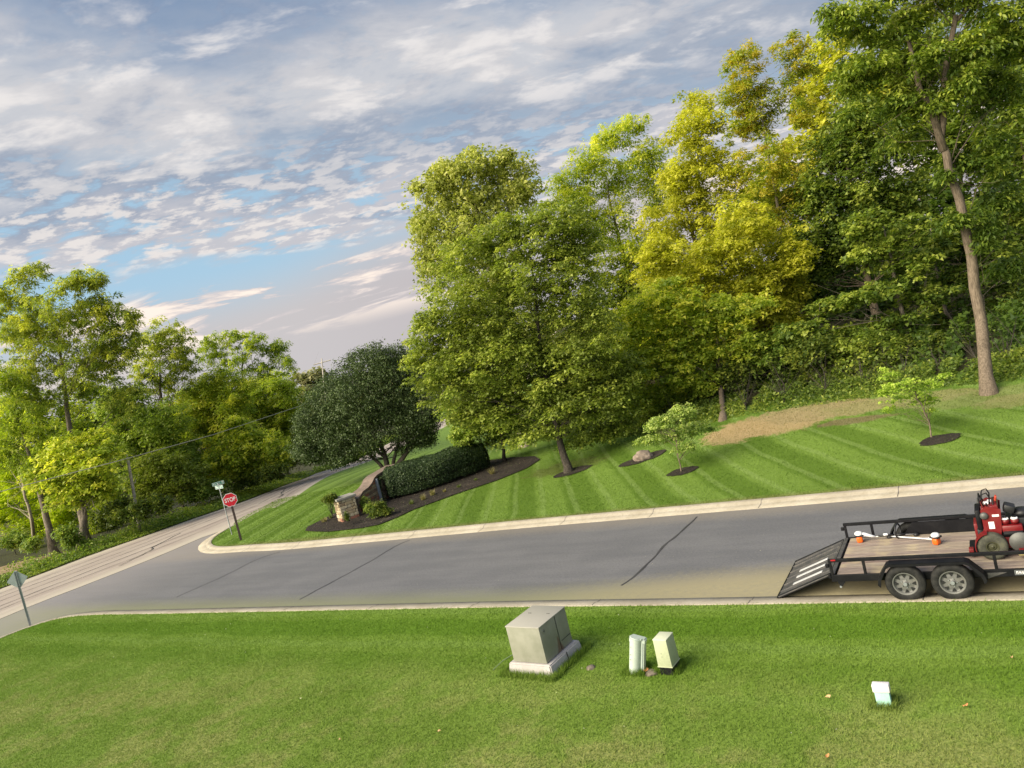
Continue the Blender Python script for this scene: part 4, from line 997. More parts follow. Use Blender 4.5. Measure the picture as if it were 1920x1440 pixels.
# ---- roadside weeds along the far edge of the main road, and ground cover at the foot of the wood: uncountable
def ground_cover(name, pts, n, leaf, h, mat, spread, ratio=.6, mesh_tint=.5):
    P = np.array([[p[0], p[1]] for p in pts]); k = RNG.uniform(0, len(P) - 1.001, n); i = k.astype(int); f = (k - i)[:, None]
    c = P[i] * (1 - f) + P[i + 1] * f; tn = P[i + 1] - P[i]; tn /= np.linalg.norm(tn, axis=1, keepdims=True); nn = np.stack([-tn[:, 1], tn[:, 0]], 1)
    u = RNG.uniform(spread[0], spread[1], n); X = c[:, 0] + nn[:, 0] * u; Y = c[:, 1] + nn[:, 1] * u
    lump = .45 + .55 * (np.sin(X * 1.3 + Y * .7) * np.sin(Y * 1.1 - X * .5) * .5 + .5)
    ramp_ = np.clip((u - spread[0]) / (abs(spread[1] - spread[0]) * .35), .12, 1) if spread[0] >= 0 else np.clip((spread[1] - u) / (abs(spread[1] - spread[0]) * .35), .12, 1)
    Z = H(X, Y) + .06 + RNG.uniform(0, 1, n) ** 1.3 * h * lump * ramp_
    C = np.stack([X, Y, Z], 1)
    nr = np.array([0, 0, .9]) + RNG.normal(0, .55, (n, 3))
    me = leaf_mesh(name, C, leaf, ratio, nr, RNG.normal(0, 1, (n, 3)), mesh_tint + .2 * np.sin(X * .9) * np.sin(Y * .8 + 1), tri=True)
    o = link(name, me, mat); o['kind'] = 'stuff'; return o
edge = [p for p in mr_far if 30 < p.y < 112]
ground_cover('roadside_weeds', edge, 52000, .16, .75, LM['weed'], (.15, 3.2))
ground_cover('roadside_grass', edge, 26000, .10, .16, LM['weed'], (-.05, .9), .3)
wl = smooth_line([tuple(at(*q)[:2]) for q in ((985, 824), (1080, 826), (1180, 822), (1260, 810), (1330, 798), (1400, 782), (1480, 770), (1560, 760), (1640, 750), (1720, 738), (1790, 728), (1870, 722), (1919, 716))], .6)
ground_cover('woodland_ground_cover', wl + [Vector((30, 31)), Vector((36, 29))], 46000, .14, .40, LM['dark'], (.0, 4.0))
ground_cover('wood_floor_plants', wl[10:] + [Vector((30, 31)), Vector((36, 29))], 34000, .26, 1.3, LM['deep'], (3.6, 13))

print('LEAVES', LEAFN[0])

# ------------------------------------------------------------------ entrance wall and pillar of stones
CAPM = plain('cap_stone', (.30, .28, .25), .8, var=.2, scale=4, bumpk=.3)
COPE = plain('brown_coping', (.19, .14, .11), .8, var=.25, scale=5, bumpk=.3)
MORT = plain('mortar', (.20, .17, .14), .9, var=.2)
STN = [plain('stone_cream', (.50, .42, .29), .85, var=.2, scale=9, bumpk=.5), plain('stone_buff', (.40, .31, .19), .85, var=.2, scale=9, bumpk=.5),
       plain('stone_tan', (.30, .22, .14), .85, var=.25, scale=9, bumpk=.5), plain('stone_red', (.30, .13, .085), .85, var=.25, scale=9, bumpk=.5)]
def stone(parent, M, w, d, h, mat, cnt=[0]):
    mb = MB(); mb.box((0, 0, 0), (w, d, h), bev=min(.018, h * .2), seg=1)
    for v in mb.bm.verts: v.co += Vector((random.uniform(-1, 1), random.uniform(-.6, .6), random.uniform(-1, 1))) * .008
    mb.xform(M); mb.build('stone', mat, parent)
def stone_face(parent, M, W, Hf, courses, mats, cut=None, depth=.05):
    """stones laid proud of a face lying in local x (0..W), z (0..top of that x)"""
    z = .01
    while z < Hf - .03:
        h = random.uniform(*courses); x = random.uniform(-.08, 0)
        while x < W - .02:
            w = random.uniform(.16, .38); a = max(x, .005); b = min(x + w, W - .005)
            x += w + .012
            if b - a < .05: continue
            top = cut((a + b) / 2) if cut else Hf
            if z + h * .6 > top: continue
            hh = min(h - .012, top - z - .01)
            low = z < .14
            m = random.choices(mats, (0.2, .5, .6, 2.2) if low else (2.2, 1.6, .7, .15))[0] if mats is STN else random.choice(mats)
            stone(parent, M @ Matrix.Translation(((a + b) / 2, random.uniform(-.008, .008) - depth / 2, z + hh / 2)), b - a, depth, hh, m)
        z += h
def frame(o, dx):
    """matrix with x axis along dx in plan"""
    x = Vector((dx[0], dx[1], 0)).normalized(); z = Vector((0, 0, 1)); y = z.cross(x)
    M = Matrix((x, y, z)).transposed().to_4x4(); M.translation = Vector(o); return M
def pillar():
    c = Vector((-8.72, 33.72, Hs(-8.7, 33.7) + .08)); root = empty('stone_pillar', c, 'short cream stone pillar with grey cap at the left end of the brown topped wall', 'pillar')
    F = frame((0, 0, 0), (.66, .41)); W, Dp, Hh = .80, .62, .98
    mb = MB(); mb.box((W / 2, Dp / 2, Hh / 2), (W - .06, Dp - .06, Hh)); mb.xform(F); mb.build('core', MORT, root)
    stone_face(root, F @ Matrix.Translation((0, .03, 0)), W, Hh, (.10, .17), STN)
    for (o, d) in (((W - .03, 0), (0, 1)), ((.03, Dp), (0, -1)), ((W, Dp - .03), (-1, 0))):
        stone_face(root, F @ frame((o[0], o[1], 0), d), Dp if d[0] == 0 else W, Hh, (.10, .17), STN)
    mb = MB(); mb.box((W / 2, Dp / 2, Hh + .05), (W + .14, Dp + .14, .11), bev=.02); mb.xform(F); mb.build('cap', CAPM, root)
pillar()
WSTN = [STN[1], STN[2], STN[2], STN[3], plain('stone_brown', (.20, .135, .09), .85, var=.25, scale=9, bumpk=.5)]
def entrance_wall():
    o = Vector((-8.28, 34.55, Hs(-8.2, 35) + .08)); root = empty('entrance_wall', o, 'stepped stone wall with wide brown coping running behind the clipped hedge', 'wall')
    d = Vector((.33, 1, 0)).normalized(); F = frame((0, 0, 0), (d.x, d.y)); Lw = 4.3; T = .48
    hp = [(0, .70), (.35, .78), (.55, .88), (1.15, .92), (1.55, 1.02), (1.9, 1.20), (2.3, 1.26), (Lw, 1.30)]
    hx = lambda x: float(np.interp(x, [q[0] for q in hp], [q[1] for q in hp]))
    prof = [(0, -.1)] + [(x, h) for x, h in hp] + [(Lw, -.1)]
    mb = MB(); mb.prism(prof, -T / 2, T / 2); mb.xform(F); mb.build('core', MORT, root)
    k = 30; xs = [Lw * i / k for i in range(k + 1)]
    mb = MB(); poly = [(x, hx(x) + .004) for x in xs] + [(x, hx(x) + .09) for x in xs[::-1]]
    mb.prism(poly, -T / 2 - .06, T / 2 + .06); mb.xform(F); mb.build('coping', COPE, root)
    # face towards the side street is on the right of the wall's direction
    stone_face(root, F @ Matrix.Translation((0, -T / 2, 0)), Lw, 1.42, (.10, .16), WSTN, hx)
    G = F @ frame((Lw, T / 2, 0), (-1, 0)); stone_face(root, G, Lw, 1.3, (.12, .18), WSTN, lambda x: hx(Lw - x))
    mb = MB(); mb.box((1.95, -T / 2 - .10, .62), (.09, .12, 1.15), bev=.01); mb.xform(F)
    p = mb.build('sign_panel', plain('panel_edge', (.30, .33, .36), .5), root); p['label'] = 'grey edge of a sign panel fixed to the wall'
entrance_wall()

# ------------------------------------------------------------------ boulder
def boulder():
    c = at(1209, 864); bm = bmesh.new(); bmesh.ops.create_icosphere(bm, subdivisions=4, radius=1)
    from mathutils import noise
    for v in bm.verts:
        n = noise.fractal(v.co * 1.3, 1, 2, 4) * .22 + noise.noise(v.co * 5) * .05
        v.co *= 1 + n; v.co = Vector((v.co.x * .40, v.co.y * .30, max(v.co.z, -.45) * .27))
    me = bpy.data.meshes.new('boulder'); bm.to_mesh(me); bm.free()
    o = link('boulder', me, plain('boulder_stone', (.22, .17, .135), .9, var=.35, scale=5, bumpk=.6), smooth=True, loc=(c.x, c.y, c.z + .16)); tag(o, 'rounded tan boulder on a patch of mulch left of the left hand sapling', 'boulder')
boulder()
def rock(px, py, r, lab):
    c = at(px, py, .05); bm = bmesh.new(); bmesh.ops.create_icosphere(bm, subdivisions=2, radius=r)
    for v in bm.verts: v.co = Vector((v.co.x * random.uniform(.8, 1.2), v.co.y * random.uniform(.8, 1.2), v.co.z * .5))
    me = bpy.data.meshes.new('rock'); bm.to_mesh(me); bm.free(); tag(link('rock', me, plain('flat_rock', (.16, .13, .10), .9, var=.3), loc=(c.x, c.y, c.z - .005)), lab, 'rock')
rock(1108, 1252, .10, 'flat brown rock in the grass by the right corner of the transformer pad')
rock(1222, 1262, .12, 'pale flat stone in the grass between the two pale green pedestals')

# ------------------------------------------------------------------ signs
GALV = plain('galvanised_steel', (.34, .36, .38), .45, .6, var=.15, scale=8)
DKPOST = plain('dark_post', (.055, .035, .03), .7, var=.2)
WHT = plain('sign_white', (.80, .78, .78), .45, var=.03); RED = plain('sign_red', (.60, .012, .03), .45, var=.06); GRN = plain('sign_green', (.03, .20, .14), .45, var=.08)
ALU = plain('sign_back_aluminium', (.42, .47, .46), .5, .3, var=.10, scale=5)
def text_mesh(name, s, size, mat, parent, M, ext=.002, spacing=1.0):
    cu = bpy.data.curves.new(name, 'FONT'); cu.body = s; cu.size = size; cu.extrude = ext; cu.align_x = 'CENTER'; cu.align_y = 'CENTER'; cu.offset = size * .018; cu.space_character = spacing
    t = bpy.data.objects.new('tmp', cu); COL.objects.link(t); dg = bpy.context.evaluated_depsgraph_get()
    me = bpy.data.meshes.new_from_object(t.evaluated_get(dg)); bpy.data.objects.remove(t); bpy.data.curves.remove(cu)
    me.transform(M); me.name = name
    return link(name, me, mat, parent)
FACE = Matrix.Rotation(math.pi / 2, 4, 'X')        # text plane stood upright, reading from -Y
def stop_sign():
    b = at(452, 1013, .1); root = empty('stop_sign', b, 'red octagonal stop sign on a dark post at the corner of the lawn', 'sign', rz=math.atan2(.30, .95))
    top = 2.30; c = 1.96; r = .31
    MB().box((0, .045, top / 2 - .1), (.10, .06, top - .2), bev=.005).build('post', DKPOST, root)
    def octa(R, y0, y1):
        m = MB(); m.prism([(R * math.cos(math.pi / 8 + i * math.pi / 4), c + R * math.sin(math.pi / 8 + i * math.pi / 4)) for i in range(8)], y0, y1); return m
    octa(r / math.cos(math.pi / 8), -.004, .010).build('border', WHT, root)
    face = octa((r - .022) / math.cos(math.pi / 8), -.008, -.0045).build('sign_face', RED, root)
    text_mesh('lettering', 'STOP', .265, WHT, face, Matrix.Translation((0, -.0105, c)) @ FACE @ Matrix.Diagonal((.76, 1, 1, 1)))
    for z in (c - .25, c + .25): MB().tube([(0, -.016, z), (0, -.008, z)], .012, 8).build('bolt', GALV, root)
stop_sign()
def street_sign():
    b = at(435, 1002, .1); root = empty('street_name_sign', b, 'thin post with two green street name blades just behind the stop sign', 'sign')
    MB().tube([(0, 0, -.1), (0, 0, 2.66)], .026, 8).build('post', GALV, root)
    for z, dx, s in ((2.62, (.93, .36), ''), (2.43, (.88, -.47), '')):
        F = frame((0, 0, 0), dx)
        bl = MB(); bl.box((0, 0, z), (.56, .012, .17), bev=.004, seg=1); bl.xform(F)
        o = bl.build('name_blade', GRN, root)
        for sg in (-1,):
            m = MB()
            for cx, cz, w, h in ((0, .075, .54, .012), (0, -.075, .54, .012), (-.268, 0, .012, .15), (.268, 0, .012, .15)): m.box((cx, -.0075, z + cz), (w, .003, h))
            m.xform(F); m.build('border', WHT, o)
            # the names cannot be read in the photograph: pale strokes of about the same weight
            m = MB(); x = -.22
            random.seed(5 if z > 2.5 else 9)
            while x < .21:
                w = random.uniform(.025, .05)
                for q in range(random.choice((1, 2, 2))): m.box((x + q * w * .8, -.0075, z + random.uniform(-.01, .01)), (.016, .003, random.uniform(.07, .10)))
                if random.random() < .6: m.box((x + w * .4, -.0078, z + random.choice((-.045, 0, .045))), (w, .003, .02))
                x += w * 1.9
            m.xform(F); m.build('lettering', WHT, o)['kind'] = 'stuff'
    MB().box((0, 0, 2.525), (.05, .05, .04), bev=.006).build('bracket', GALV, root)
random.seed(5); street_sign(); random.seed(21)
def warning_back():
    b = at(57, 1171, .04); root = empty('diamond_sign', b, 'grey back of a diamond warning sign on a thin steel post at the near corner', 'sign', rz=math.atan2(.35, .94))
    c = 1.80; h = .38
    m = MB(); m.prism([(-.035, 0), (.035, 0), (.035, .02), (-.035, .02)], 0, .02); m.bm.clear()
    for x, y, w, d in ((0, .0, .05, .006), (-.028, -.012, .006, .03), (.028, -.012, .006, .03), (-.036, -.026, .018, .005), (.036, -.026, .018, .005)): m.box((x, y, 1.1 - .1), (w, d, 2.2))
    m.build('post', GALV, root)
    m = MB(); rr = .045; pts = []
    for k, (cx, cz, a0) in enumerate(((h, 0, -45), (0, h, 45), (-h, 0, 135), (0, -h, 225))):
        inx = cx * (1 - rr * 1.8 / h); inz = cz * (1 - rr * 1.8 / h)
        for q in range(5): a = math.radians(a0 + q * 22.5); pts.append((inx + rr * math.cos(a), c + inz + rr * math.sin(a)))
    m.prism(pts, .006, .012); m.build('sign_plate', ALU, root)
    for z in (c - .28, c + .28): MB().tube([(0, -.008, z), (0, .004, z)], .012, 8).build('bolt', DKPOST, root)
warning_back()

# ------------------------------------------------------------------ pad-mounted transformer and pedestals
def mat_transformer():
    m, N, b, out = newmat('transformer_paint'); tc = N.new('ShaderNodeTexCoord').outputs['Object']; x, y, z = N.sep(tc)
    n1 = N.noise(tc, 3, 5, .6); n2 = N.noise(tc, 30, 4, .6)
    c = N.mix(N.ramp(n1, .35, .65), (.225, .225, .175), (.275, .27, .22))
    c = N.mix(N.math('MULTIPLY', N.ramp(z, .902, .912), .75), c, (.40, .375, .33))  # top coloured paler to carry the sky light falling on it
    # rust washed down from the hood seam on the right-hand side
    r = N.math('ADD', N.math('ABSOLUTE', N.math('SUBTRACT', y, N.math('ADD', .02, N.math('MULTIPLY', N.math('SUBTRACT', .45, z), .10)))), N.math('MULTIPLY', N.math('SUBTRACT', n1, .5), .12))
    wdt = N.math('ADD', .015, N.math('MULTIPLY', N.math('SUBTRACT', .50, z), .38))
    s = N.math('SUBTRACT', 1.0, N.ramp(N.math('DIVIDE', r, N.math('MAXIMUM', wdt, .001)), .55, 1.05))
    s = N.math('MULTIPLY', s, N.math('MULTIPLY', N.ramp(x, .30, .36), N.math('SUBTRACT', 1.0, N.ramp(z, .48, .56))))
    c = N.mix(N.math('MULTIPLY', s, .8), c, (.15, .085, .06))
    N.l.new(c, b.inputs['Base Color']); b.inputs['Roughness'].default_value = .5; b.inputs['Specular IOR Level'].default_value = .4
    bump(N, b, n2, .08, .004); return m
def transformer():
    M_TP = mat_transformer(); DK = plain('dark_gap', (.03, .03, .028), .8)
    c0 = Vector((-.64, 14.66, 0)); c0.z = Hs(c0.x, c0.y) + .045
    root = empty('pad_transformer', c0, 'grey-green metal transformer box with rust stains on a concrete pad', 'utility box', rz=math.radians(-37))
    pd_ = MB()
    # tapered pad: wider at the ground, in two abutting halves on the right
    def slab(x0, x1, y0, y1, z0, z1, tp):
        bm = pd_.bm; v = [bm.verts.new(p) for p in ((x0, y0, z0), (x1, y0, z0), (x1, y1, z0), (x0, y1, z0), (x0 + tp, y0 + tp, z1), (x1 - tp, y0 + tp, z1), (x1 - tp, y1 - tp, z1), (x0 + tp, y1 - tp, z1))]
        for f in ((0, 1, 2, 3), (4, 5, 6, 7), (0, 1, 5, 4), (1, 2, 6, 5), (2, 3, 7, 6), (3, 0, 4, 7)): bm.faces.new([v[i] for i in f])
        bmesh.ops.recalc_face_normals(bm, faces=bm.faces)
    slab(-.56, .56, -.60, .62, -.25, .205, .07)
    bmesh.ops.bevel(pd_.bm, geom=list(pd_.bm.edges), offset=.022, segments=2, affect='EDGES')
    pd_.build('concrete_pad', M_PADC, root, auto=40)
    g = MB(); g.box((.529, .03, .08), (.012, .014, .26), rot=Matrix.Rotation(math.radians(-8.5), 4, 'Y')); g.build('pad_joint', DK, root)
    b = .212; W, Dp, Ht = .79, .95, .70
    hood = MB(); hood.box((0, -Dp / 2 + .27, b + Ht / 2), (W, .54, Ht), bev=.012)
    ho = hood.build('hood', M_TP, root, auto=35)
    tank = MB(); tank.box((0, Dp / 2 - .19, b + Ht / 2 - .006), (W - .012, .38, Ht - .012), bev=.010); tank.build('tank', M_TP, root, auto=35)
    top = MB(); top.box((0, 0, b + Ht + .006), (W + .018, Dp + .018, .022), bev=.008); top.build('lid', M_TP, root, auto=35)
    s = MB(); s.box((0, Dp / 2 - .385 + .001, b + Ht / 2 - .01), (W - .05, .012, Ht - .03)); s.build('seam', DK, root)
    s = MB(); s.box((W / 2 - .003, Dp / 2 - .19, b + .17), (.004, .32, .010)); s.build('rear_sill_groove', DK, root)
    s = MB(); s.box((0, Dp / 2 - .19, b + .005), (W - .10, .30, .01)); s.build('foot_gap', DK, root)
    l = MB(); l.lathe([(.040, 0), (.042, .010), (.030, .014), (.026, .004), (.0, .002)], (W / 2 - .001, -Dp / 2 + .13, b + Ht - .12), 'X', 20); lk = l.build('lock_recess', M_TP, root, smooth=True)
    MB().tube([(W / 2 + .004, -Dp / 2 + .13, b + Ht - .12), (W / 2 + .010, -Dp / 2 + .13, b + Ht - .12)], .011, 10).build('lock', DK, lk)
    for x in (-.22, .22):
        MB().tube([(x - .012, .12, b + Ht + .0165), (x - .012, .12, b + Ht + .024)], .010, 8).tube([(x + .03, .12, b + Ht + .0165), (x + .03, .12, b + Ht + .024)], .010, 8).build('lifting_plug', DK, root)
    k = MB(); k.tube([(-.38, -.30, .30), (-.50, -.34, .28), (-.72, -.42, .18), (-.95, -.50, .02), (-1.0, -.52, -.08)], .010, 6); k.build('cable', plain('green_cable', (.05, .09, .03), .6), root)
transformer()
PGRN = plain('pedestal_pale_green', (.44, .50, .44), .55, var=.10, scale=5, dirt=(.30, .34, .27), dirtamt=.4)
PTAN = plain('pedestal_sage', (.40, .43, .28), .55, var=.08, scale=5, dirt=(.28, .28, .16), dirtamt=.35)
PBLK = plain('black_plastic', (.012, .012, .014), .5, var=.3, scale=12); PTEAL = plain('pedestal_teal', (.36, .60, .52), .5, var=.08); PCAP = plain('cap_lilac_white', (.68, .64, .68), .5, var=.06)
def pedestal_a():
    c = at(1194, 1262, .04); root = empty('cable_pedestal', c, 'pale green rounded cable pedestal leaning to the right, left of the boxy one', 'pedestal')
    T = Matrix.Rotation(math.radians(-32), 4, 'Z'); tilt = Matrix.Rotation(math.radians(14), 4, Vector((.25, .97, 0)))
    # plan: a rounded front joined to a flatter shoulder
    pl = []
    for i in range(14):
        a = math.pi + math.pi * i / 13; pl.append((-.035 + .105 * math.cos(a), .105 * math.sin(a) * .9))
    pl += [(.085, -.03), (.135, -.02), (.145, .03), (.13, .10), (-.12, .11), (-.14, .05)]
    def col(sc, z0, z1, bev=None):
        m = MB(); a = [m.bm.verts.new((x * sc, y * sc, z0)) for x, y in pl]; b_ = [m.bm.verts.new((x * sc, y * sc, z1)) for x, y in pl]; n = len(pl)
        m.bm.faces.new(a); m.bm.faces.new(b_)
        for j in range(n): m.bm.faces.new((a[j], b_[j], b_[(j + 1) % n], a[(j + 1) % n]))
        return m
    col(1.0, -.15, .60).xform(tilt @ T).build('body', PGRN, root, auto=35)
    m = col(1.06, .585, .665); bmesh.ops.bevel(m.bm, geom=[e for e in m.bm.edges if e.verts[0].co.z > .6 and e.verts[1].co.z > .6], offset=.02, segments=2, affect='EDGES')
    m.xform(tilt @ T).build('cap', PGRN, root, auto=35)
    m = MB(); m.box((.112, -.027, .26), (.010, .006, .66)); m.xform(tilt @ T).build('seam', plain('seam_grey', (.16, .20, .18), .6), root)
    for z in (.50, .36, .27): m = MB(); m.tube([(-.09, -.088, z), (-.09, -.098, z)], .007, 8); m.xform(tilt @ T).build('rivet', GALV, root)
def pedestal_b():
    c = at(1258, 1258, .04); root = empty('telecom_pedestal', c, 'boxy sage green pedestal on a ribbed black base, right of the rounded one', 'pedestal', rz=math.radians(-36))
    m = MB(); m.box((0, 0, -.02), (.235, .30, .34), bev=.01)
    b = m.build('base', PBLK, root)
    for i in range(9): x = -.105 + i * .026; MB().box((x, -.156, -.01), (.010, .012, .29)).build('rib', PBLK, b)
    m = MB(); m.box((0, 0, .155), (.285, .345, .018), bev=.004); m.build('rim', PTAN, root)
    m = MB(); m.box((0, 0, .395), (.27, .33, .47), bev=.012, taper=.94); m.build('housing', PTAN, root, auto=35)
    m = MB(); m.box((0, 0, .637), (.262, .318, .024), bev=.010); m.build('lid', plain('lid_pale', (.55, .57, .42), .5, var=.06), root, auto=35)  # housing colour lightened on the lid for the light from above
    for z in (.40, .34): MB().tube([(-.02, -.160, z), (-.02, -.170, z)], .006, 8).build('screw', GALV, root)
def marker():
    c = at(1660, 1326, .04); root = empty('marker_post', c, 'short teal marker post with a pale lilac cap near the bottom right corner', 'marker post', rz=math.radians(-32))
    MB().box((0, 0, .085), (.195, .085, .33), bev=.012).build('body', PTEAL, root, auto=35)
    MB().box((0, 0, .30), (.225, .115, .115), bev=.012).build('cap', PCAP, root, auto=35)
pedestal_a(); pedestal_b(); marker()

# ------------------------------------------------------------------ trailer
BLK = plain('black_paint', (.006, .006, .008), .5, var=.25, scale=4, spec=.22, dirt=(.03, .028, .025), dirtamt=.2)
RAMPM = plain('ramp_steel', (.085, .082, .082), .5, .3, var=.25, scale=5, dirt=(.15, .13, .11), dirtamt=.5)
RBR = plain('tyre_rubber', (.016, .016, .016), .75, var=.3, scale=8, spec=.25, dirt=(.045, .042, .036), dirtamt=.5)
RIM = plain('grey_rim', (.12, .12, .115), .5, .0, var=.15, scale=8, dirt=(.15, .14, .12), dirtamt=.5)
def mat_plank(i):
    m, N, b, out = newmat('plank_%s' % 'abcd'[i]); p = N.new('ShaderNodeTexCoord').outputs['Object']
    q = N.vmul(p, (.8, 14, 14)); n1 = N.noise(q, 2.2 + i * .2, 5, .7, .3); n2 = N.noise(p, 1.1 + i * .3, 4, .6); n3 = N.noise(N.vmul(p, (3, 60, 60)), 1.0, 3, .6)
    lo, hi = (((.135, .095, .082), (.31, .235, .20)), ((.17, .13, .11), (.35, .28, .235)), ((.12, .088, .078), (.27, .21, .185)), ((.19, .15, .12), (.40, .33, .26)))[i]
    c = N.mix(N.ramp(N.math('ADD', N.math('MULTIPLY', n1, .6), N.math('MULTIPLY', n3, .4)), .35, .65), lo, hi)
    c = N.mix(N.math('MULTIPLY', N.ramp(n2, .52, .66), .55), c, (.44, .36, .22))
    N.l.new(c, b.inputs['Base Color']); b.inputs['Roughness'].default_value = .8; b.inputs['Specular IOR Level'].default_value = .25
    bump(N, b, n1, .5, .01); return m
PLK = [mat_plank(i) for i in range(4)]
def wheel(parent, c, R, wd, rimr, mt, mr, name='wheel', holes=8):
    """axis along local Y, outer face towards -Y"""
    w = bpy.data.objects.new(name, None); COL.objects.link(w); w.parent = parent; w.location = c; w.empty_display_size = .1
    t = MB(); h = wd / 2
    t.lathe([(rimr, -h + .02), (rimr + .012, -h + .004), (R * .80, -h), (R * .93, -h + .012), (R * .985, -h + .035), (R, -h + .06), (R, h - .06), (R * .985, h - .035), (R * .93, h - .012), (R * .8, h), (rimr, h - .02)], n=44, close=True)
    t.build('tyre', mt, w, smooth=True)
    r = MB(); r.lathe([(rimr + .006, -h + .012), (rimr - .014, -h + .008), (rimr - .022, -h + .035), (rimr - .035, -h + .055), (rimr * .66, -h + .050), (rimr * .40, -h + .030), (rimr * .22, -h + .045), (rimr * .2, -h + .02), (0.0001, -h + .018)], n=40, cap=False)
    ro = r.build('rim', mr, w, smooth=True)
    if holes:
        k = MB()
        for i in range(holes):
            a = 2 * math.pi * i / holes; q = rimr * .66; s_ = rimr * .15
            pts = [(q + s_, -s_ * 1.1), (q + s_, s_ * 1.1), (q - s_, 0)]
            M = Matrix.Rotation(-a, 4, 'Y')
            k.prism(pts, -h + .030, -h + .056, M)
        k.build('rim_slots', PBLK, ro)['kind'] = 'stuff'
        k = MB(); 
        for i in range(5):
            a = 2 * math.pi * i / 5; k.tube([(rimr * .34 * math.cos(a), -h + .03, rimr * .34 * math.sin(a)), (rimr * .34 * math.cos(a), -h + .012, rimr * .34 * math.sin(a))], .010, 6)
        k.tube([(0, -h + .03, 0), (0, -h - .012, 0)], rimr * .17, 12); k.build('lug_nuts', GALV, ro)['kind'] = 'stuff'
    return w
TYAW = math.atan2(LY, LX)
def trailer():
    o3 = st(-3.38, 14.83); g = .0
    root = empty('utility_trailer', (o3.x, o3.y, g), 'long black tandem axle utility trailer with plank deck and rear ramp lowered', 'trailer', rz=TYAW)
    # local: x forwards (hitch), y across away from the viewer, z up
    L_, W_, zb, zr = 5.0, 2.06, .48, .775
    def bar(name, pts, w=.05, par=root, mat=BLK):
        m = MB(); m.tube([Vector(p) for p in pts], w * .62, 4); return m.build(name, mat, par)
    def rect(name, c, s, mat=BLK, bev=.006, rot=None): return MB().box(c, s, rot=rot, bev=bev, seg=1).build(name, mat, root)
    # frame rails, cross members
    for y in (0, W_): rect('frame_rail', (L_ / 2, y, zb - .055), (L_, .05, .13))
    rect('rear_beam', (.02, W_ / 2, zb - .055), (.06, W_ - .06, .12)); rect('front_beam', (L_ - .02, W_ / 2, zb - .055), (.06, W_ - .06, .12))
    for i in range(9): rect('cross_member', (.5 + i * .5, W_ / 2, zb - .085), (.05, W_ - .06, .06), bev=0)
    # planks
    n = 11; pw = (W_ - .07) / n; random.seed(3)
    for i in range(n):
        y = .035 + pw * (i + .5)
        MB().box((0, 0, 0), (L_ - .14, pw - .010, .036), bev=.004, seg=1).build('plank', PLK[random.choice((0, 1, 2, 3))], root, loc=(L_ / 2 + .03, y, zb - .018 + random.uniform(-.003, .003)))
    random.seed(4)
    rect('rear_sill', (.02, W_ / 2, zb + .007), (.075, W_ - .04, .012), mat=RAMPM)
    # top rails and uprights
    for y in (0, W_):
        rect('top_rail', (L_ / 2, y, zr), (L_, .058, .058))
        for x in (.03, .62 if y == 0 else .55, 2.72, 3.6, L_ - .03):
            if y and x == 2.72: continue
            rect('upright', (x, y, (zr + zb) / 2 - .02), (.05, .045, zr - zb))
    rect('front_rail', (L_ - .02, W_ / 2, zr), (.05, W_, .045))
    # black side panel against the far rail
    m = MB(); m.prism([(1.12, zb + .005), (1.32, zr - .03), (3.9, zr - .03), (4.1, zb + .005)], W_ - .06, W_ - .035); m.build('side_panel', BLK, root)
    # fenders
    x1, x2 = 1.28, 2.03; R = .338; zc = .362
    def fender(y0, y1):
        poly = [(.83, .36), (.86, .50), (1.01, .715), (1.07, .745), (2.27, .745), (2.34, .715), (2.53, .50), (2.56, .38)]
        m = MB(); th = .012
        inner = [(x + (.012 if x < 1.6 else -.012), z - .012) for x, z in poly]
        m.prism(poly + inner[::-1], y0, y1); m.build('fender', BLK, root)
        ye = y0 if y0 < 0 else y1 - .006
        lip = [(x + (.045 if x < 1.6 else -.045) * (1 if abs(x - 1.68) > .7 else .3), z - .045) for x, z in poly]
        m = MB(); m.prism(poly + lip[::-1], ye - .002, ye + .008); m.build('fender_lip', BLK, root)
    fender(-.26, -.03); fender(W_ + .03, W_ + .26)
    for y, sgn in ((-.135, 1), (W_ + .135, -1)):
        for x in (x1, x2):
            w = wheel(root, (x, y, zc), R, .20, .205, RBR, RIM)
            if sgn < 0: w.rotation_euler = (0, 0, math.pi)
    for x in (x1, x2): m = MB(); m.tube([(x, -.05, zc - .03), (x, W_ + .05, zc - .03)], .035, 8); m.build('axle', BLK, root)
    for y in (.06, W_ - .06):
        m = MB(); m.tube([(x1 - .3, y, zb - .13), (x1, y, zc - .02), (x1 + .32, y, zb - .14), (x2, y, zc - .02), (x2 + .3, y, zb - .13)], .022, 4); m.build('leaf_spring', BLK, root)
    # marker lamps and rear details
    l = rect('marker_lamp', (.10, -.028, zr + .012), (.09, .012, .028), mat=plain('lamp_red', (.35, .01, .015), .25)); l['label'] = 'small red marker lamp on the near rail end'
    m = MB(); m.box((-.03, -.01, zb + .20), (.06, .05, .07), bev=.008); m.build('gate_latch', BLK, root)
    m = MB(); m.box((-.02, -.01, zb), (.05, .06, .10), bev=.01); m.build('gate_hinge', BLK, root)
    m = MB(); m.box((-.03, W_ + .01, zb + .20), (.06, .05, .07), bev=.008); m.build('gate_latch', BLK, root)
    m = MB(); m.prism([(.10, zb - .12), (.24, zb - .12), (.18, zb - .20), (.14, zb - .22)], -.02, .02); m.build('jack_bracket', BLK, root)
    m = MB(); m.lathe([(.02, 0), (.024, .03), (.0001, .035)], (.14, -.03, zb - .22), 'Y', 10); m.build('hook', GALV, root)
    m = MB(); m.prism([(2.57, .44), (2.57, .34), (2.86, .44)], -.03, .01); m.build('gusset', RAMPM, root)
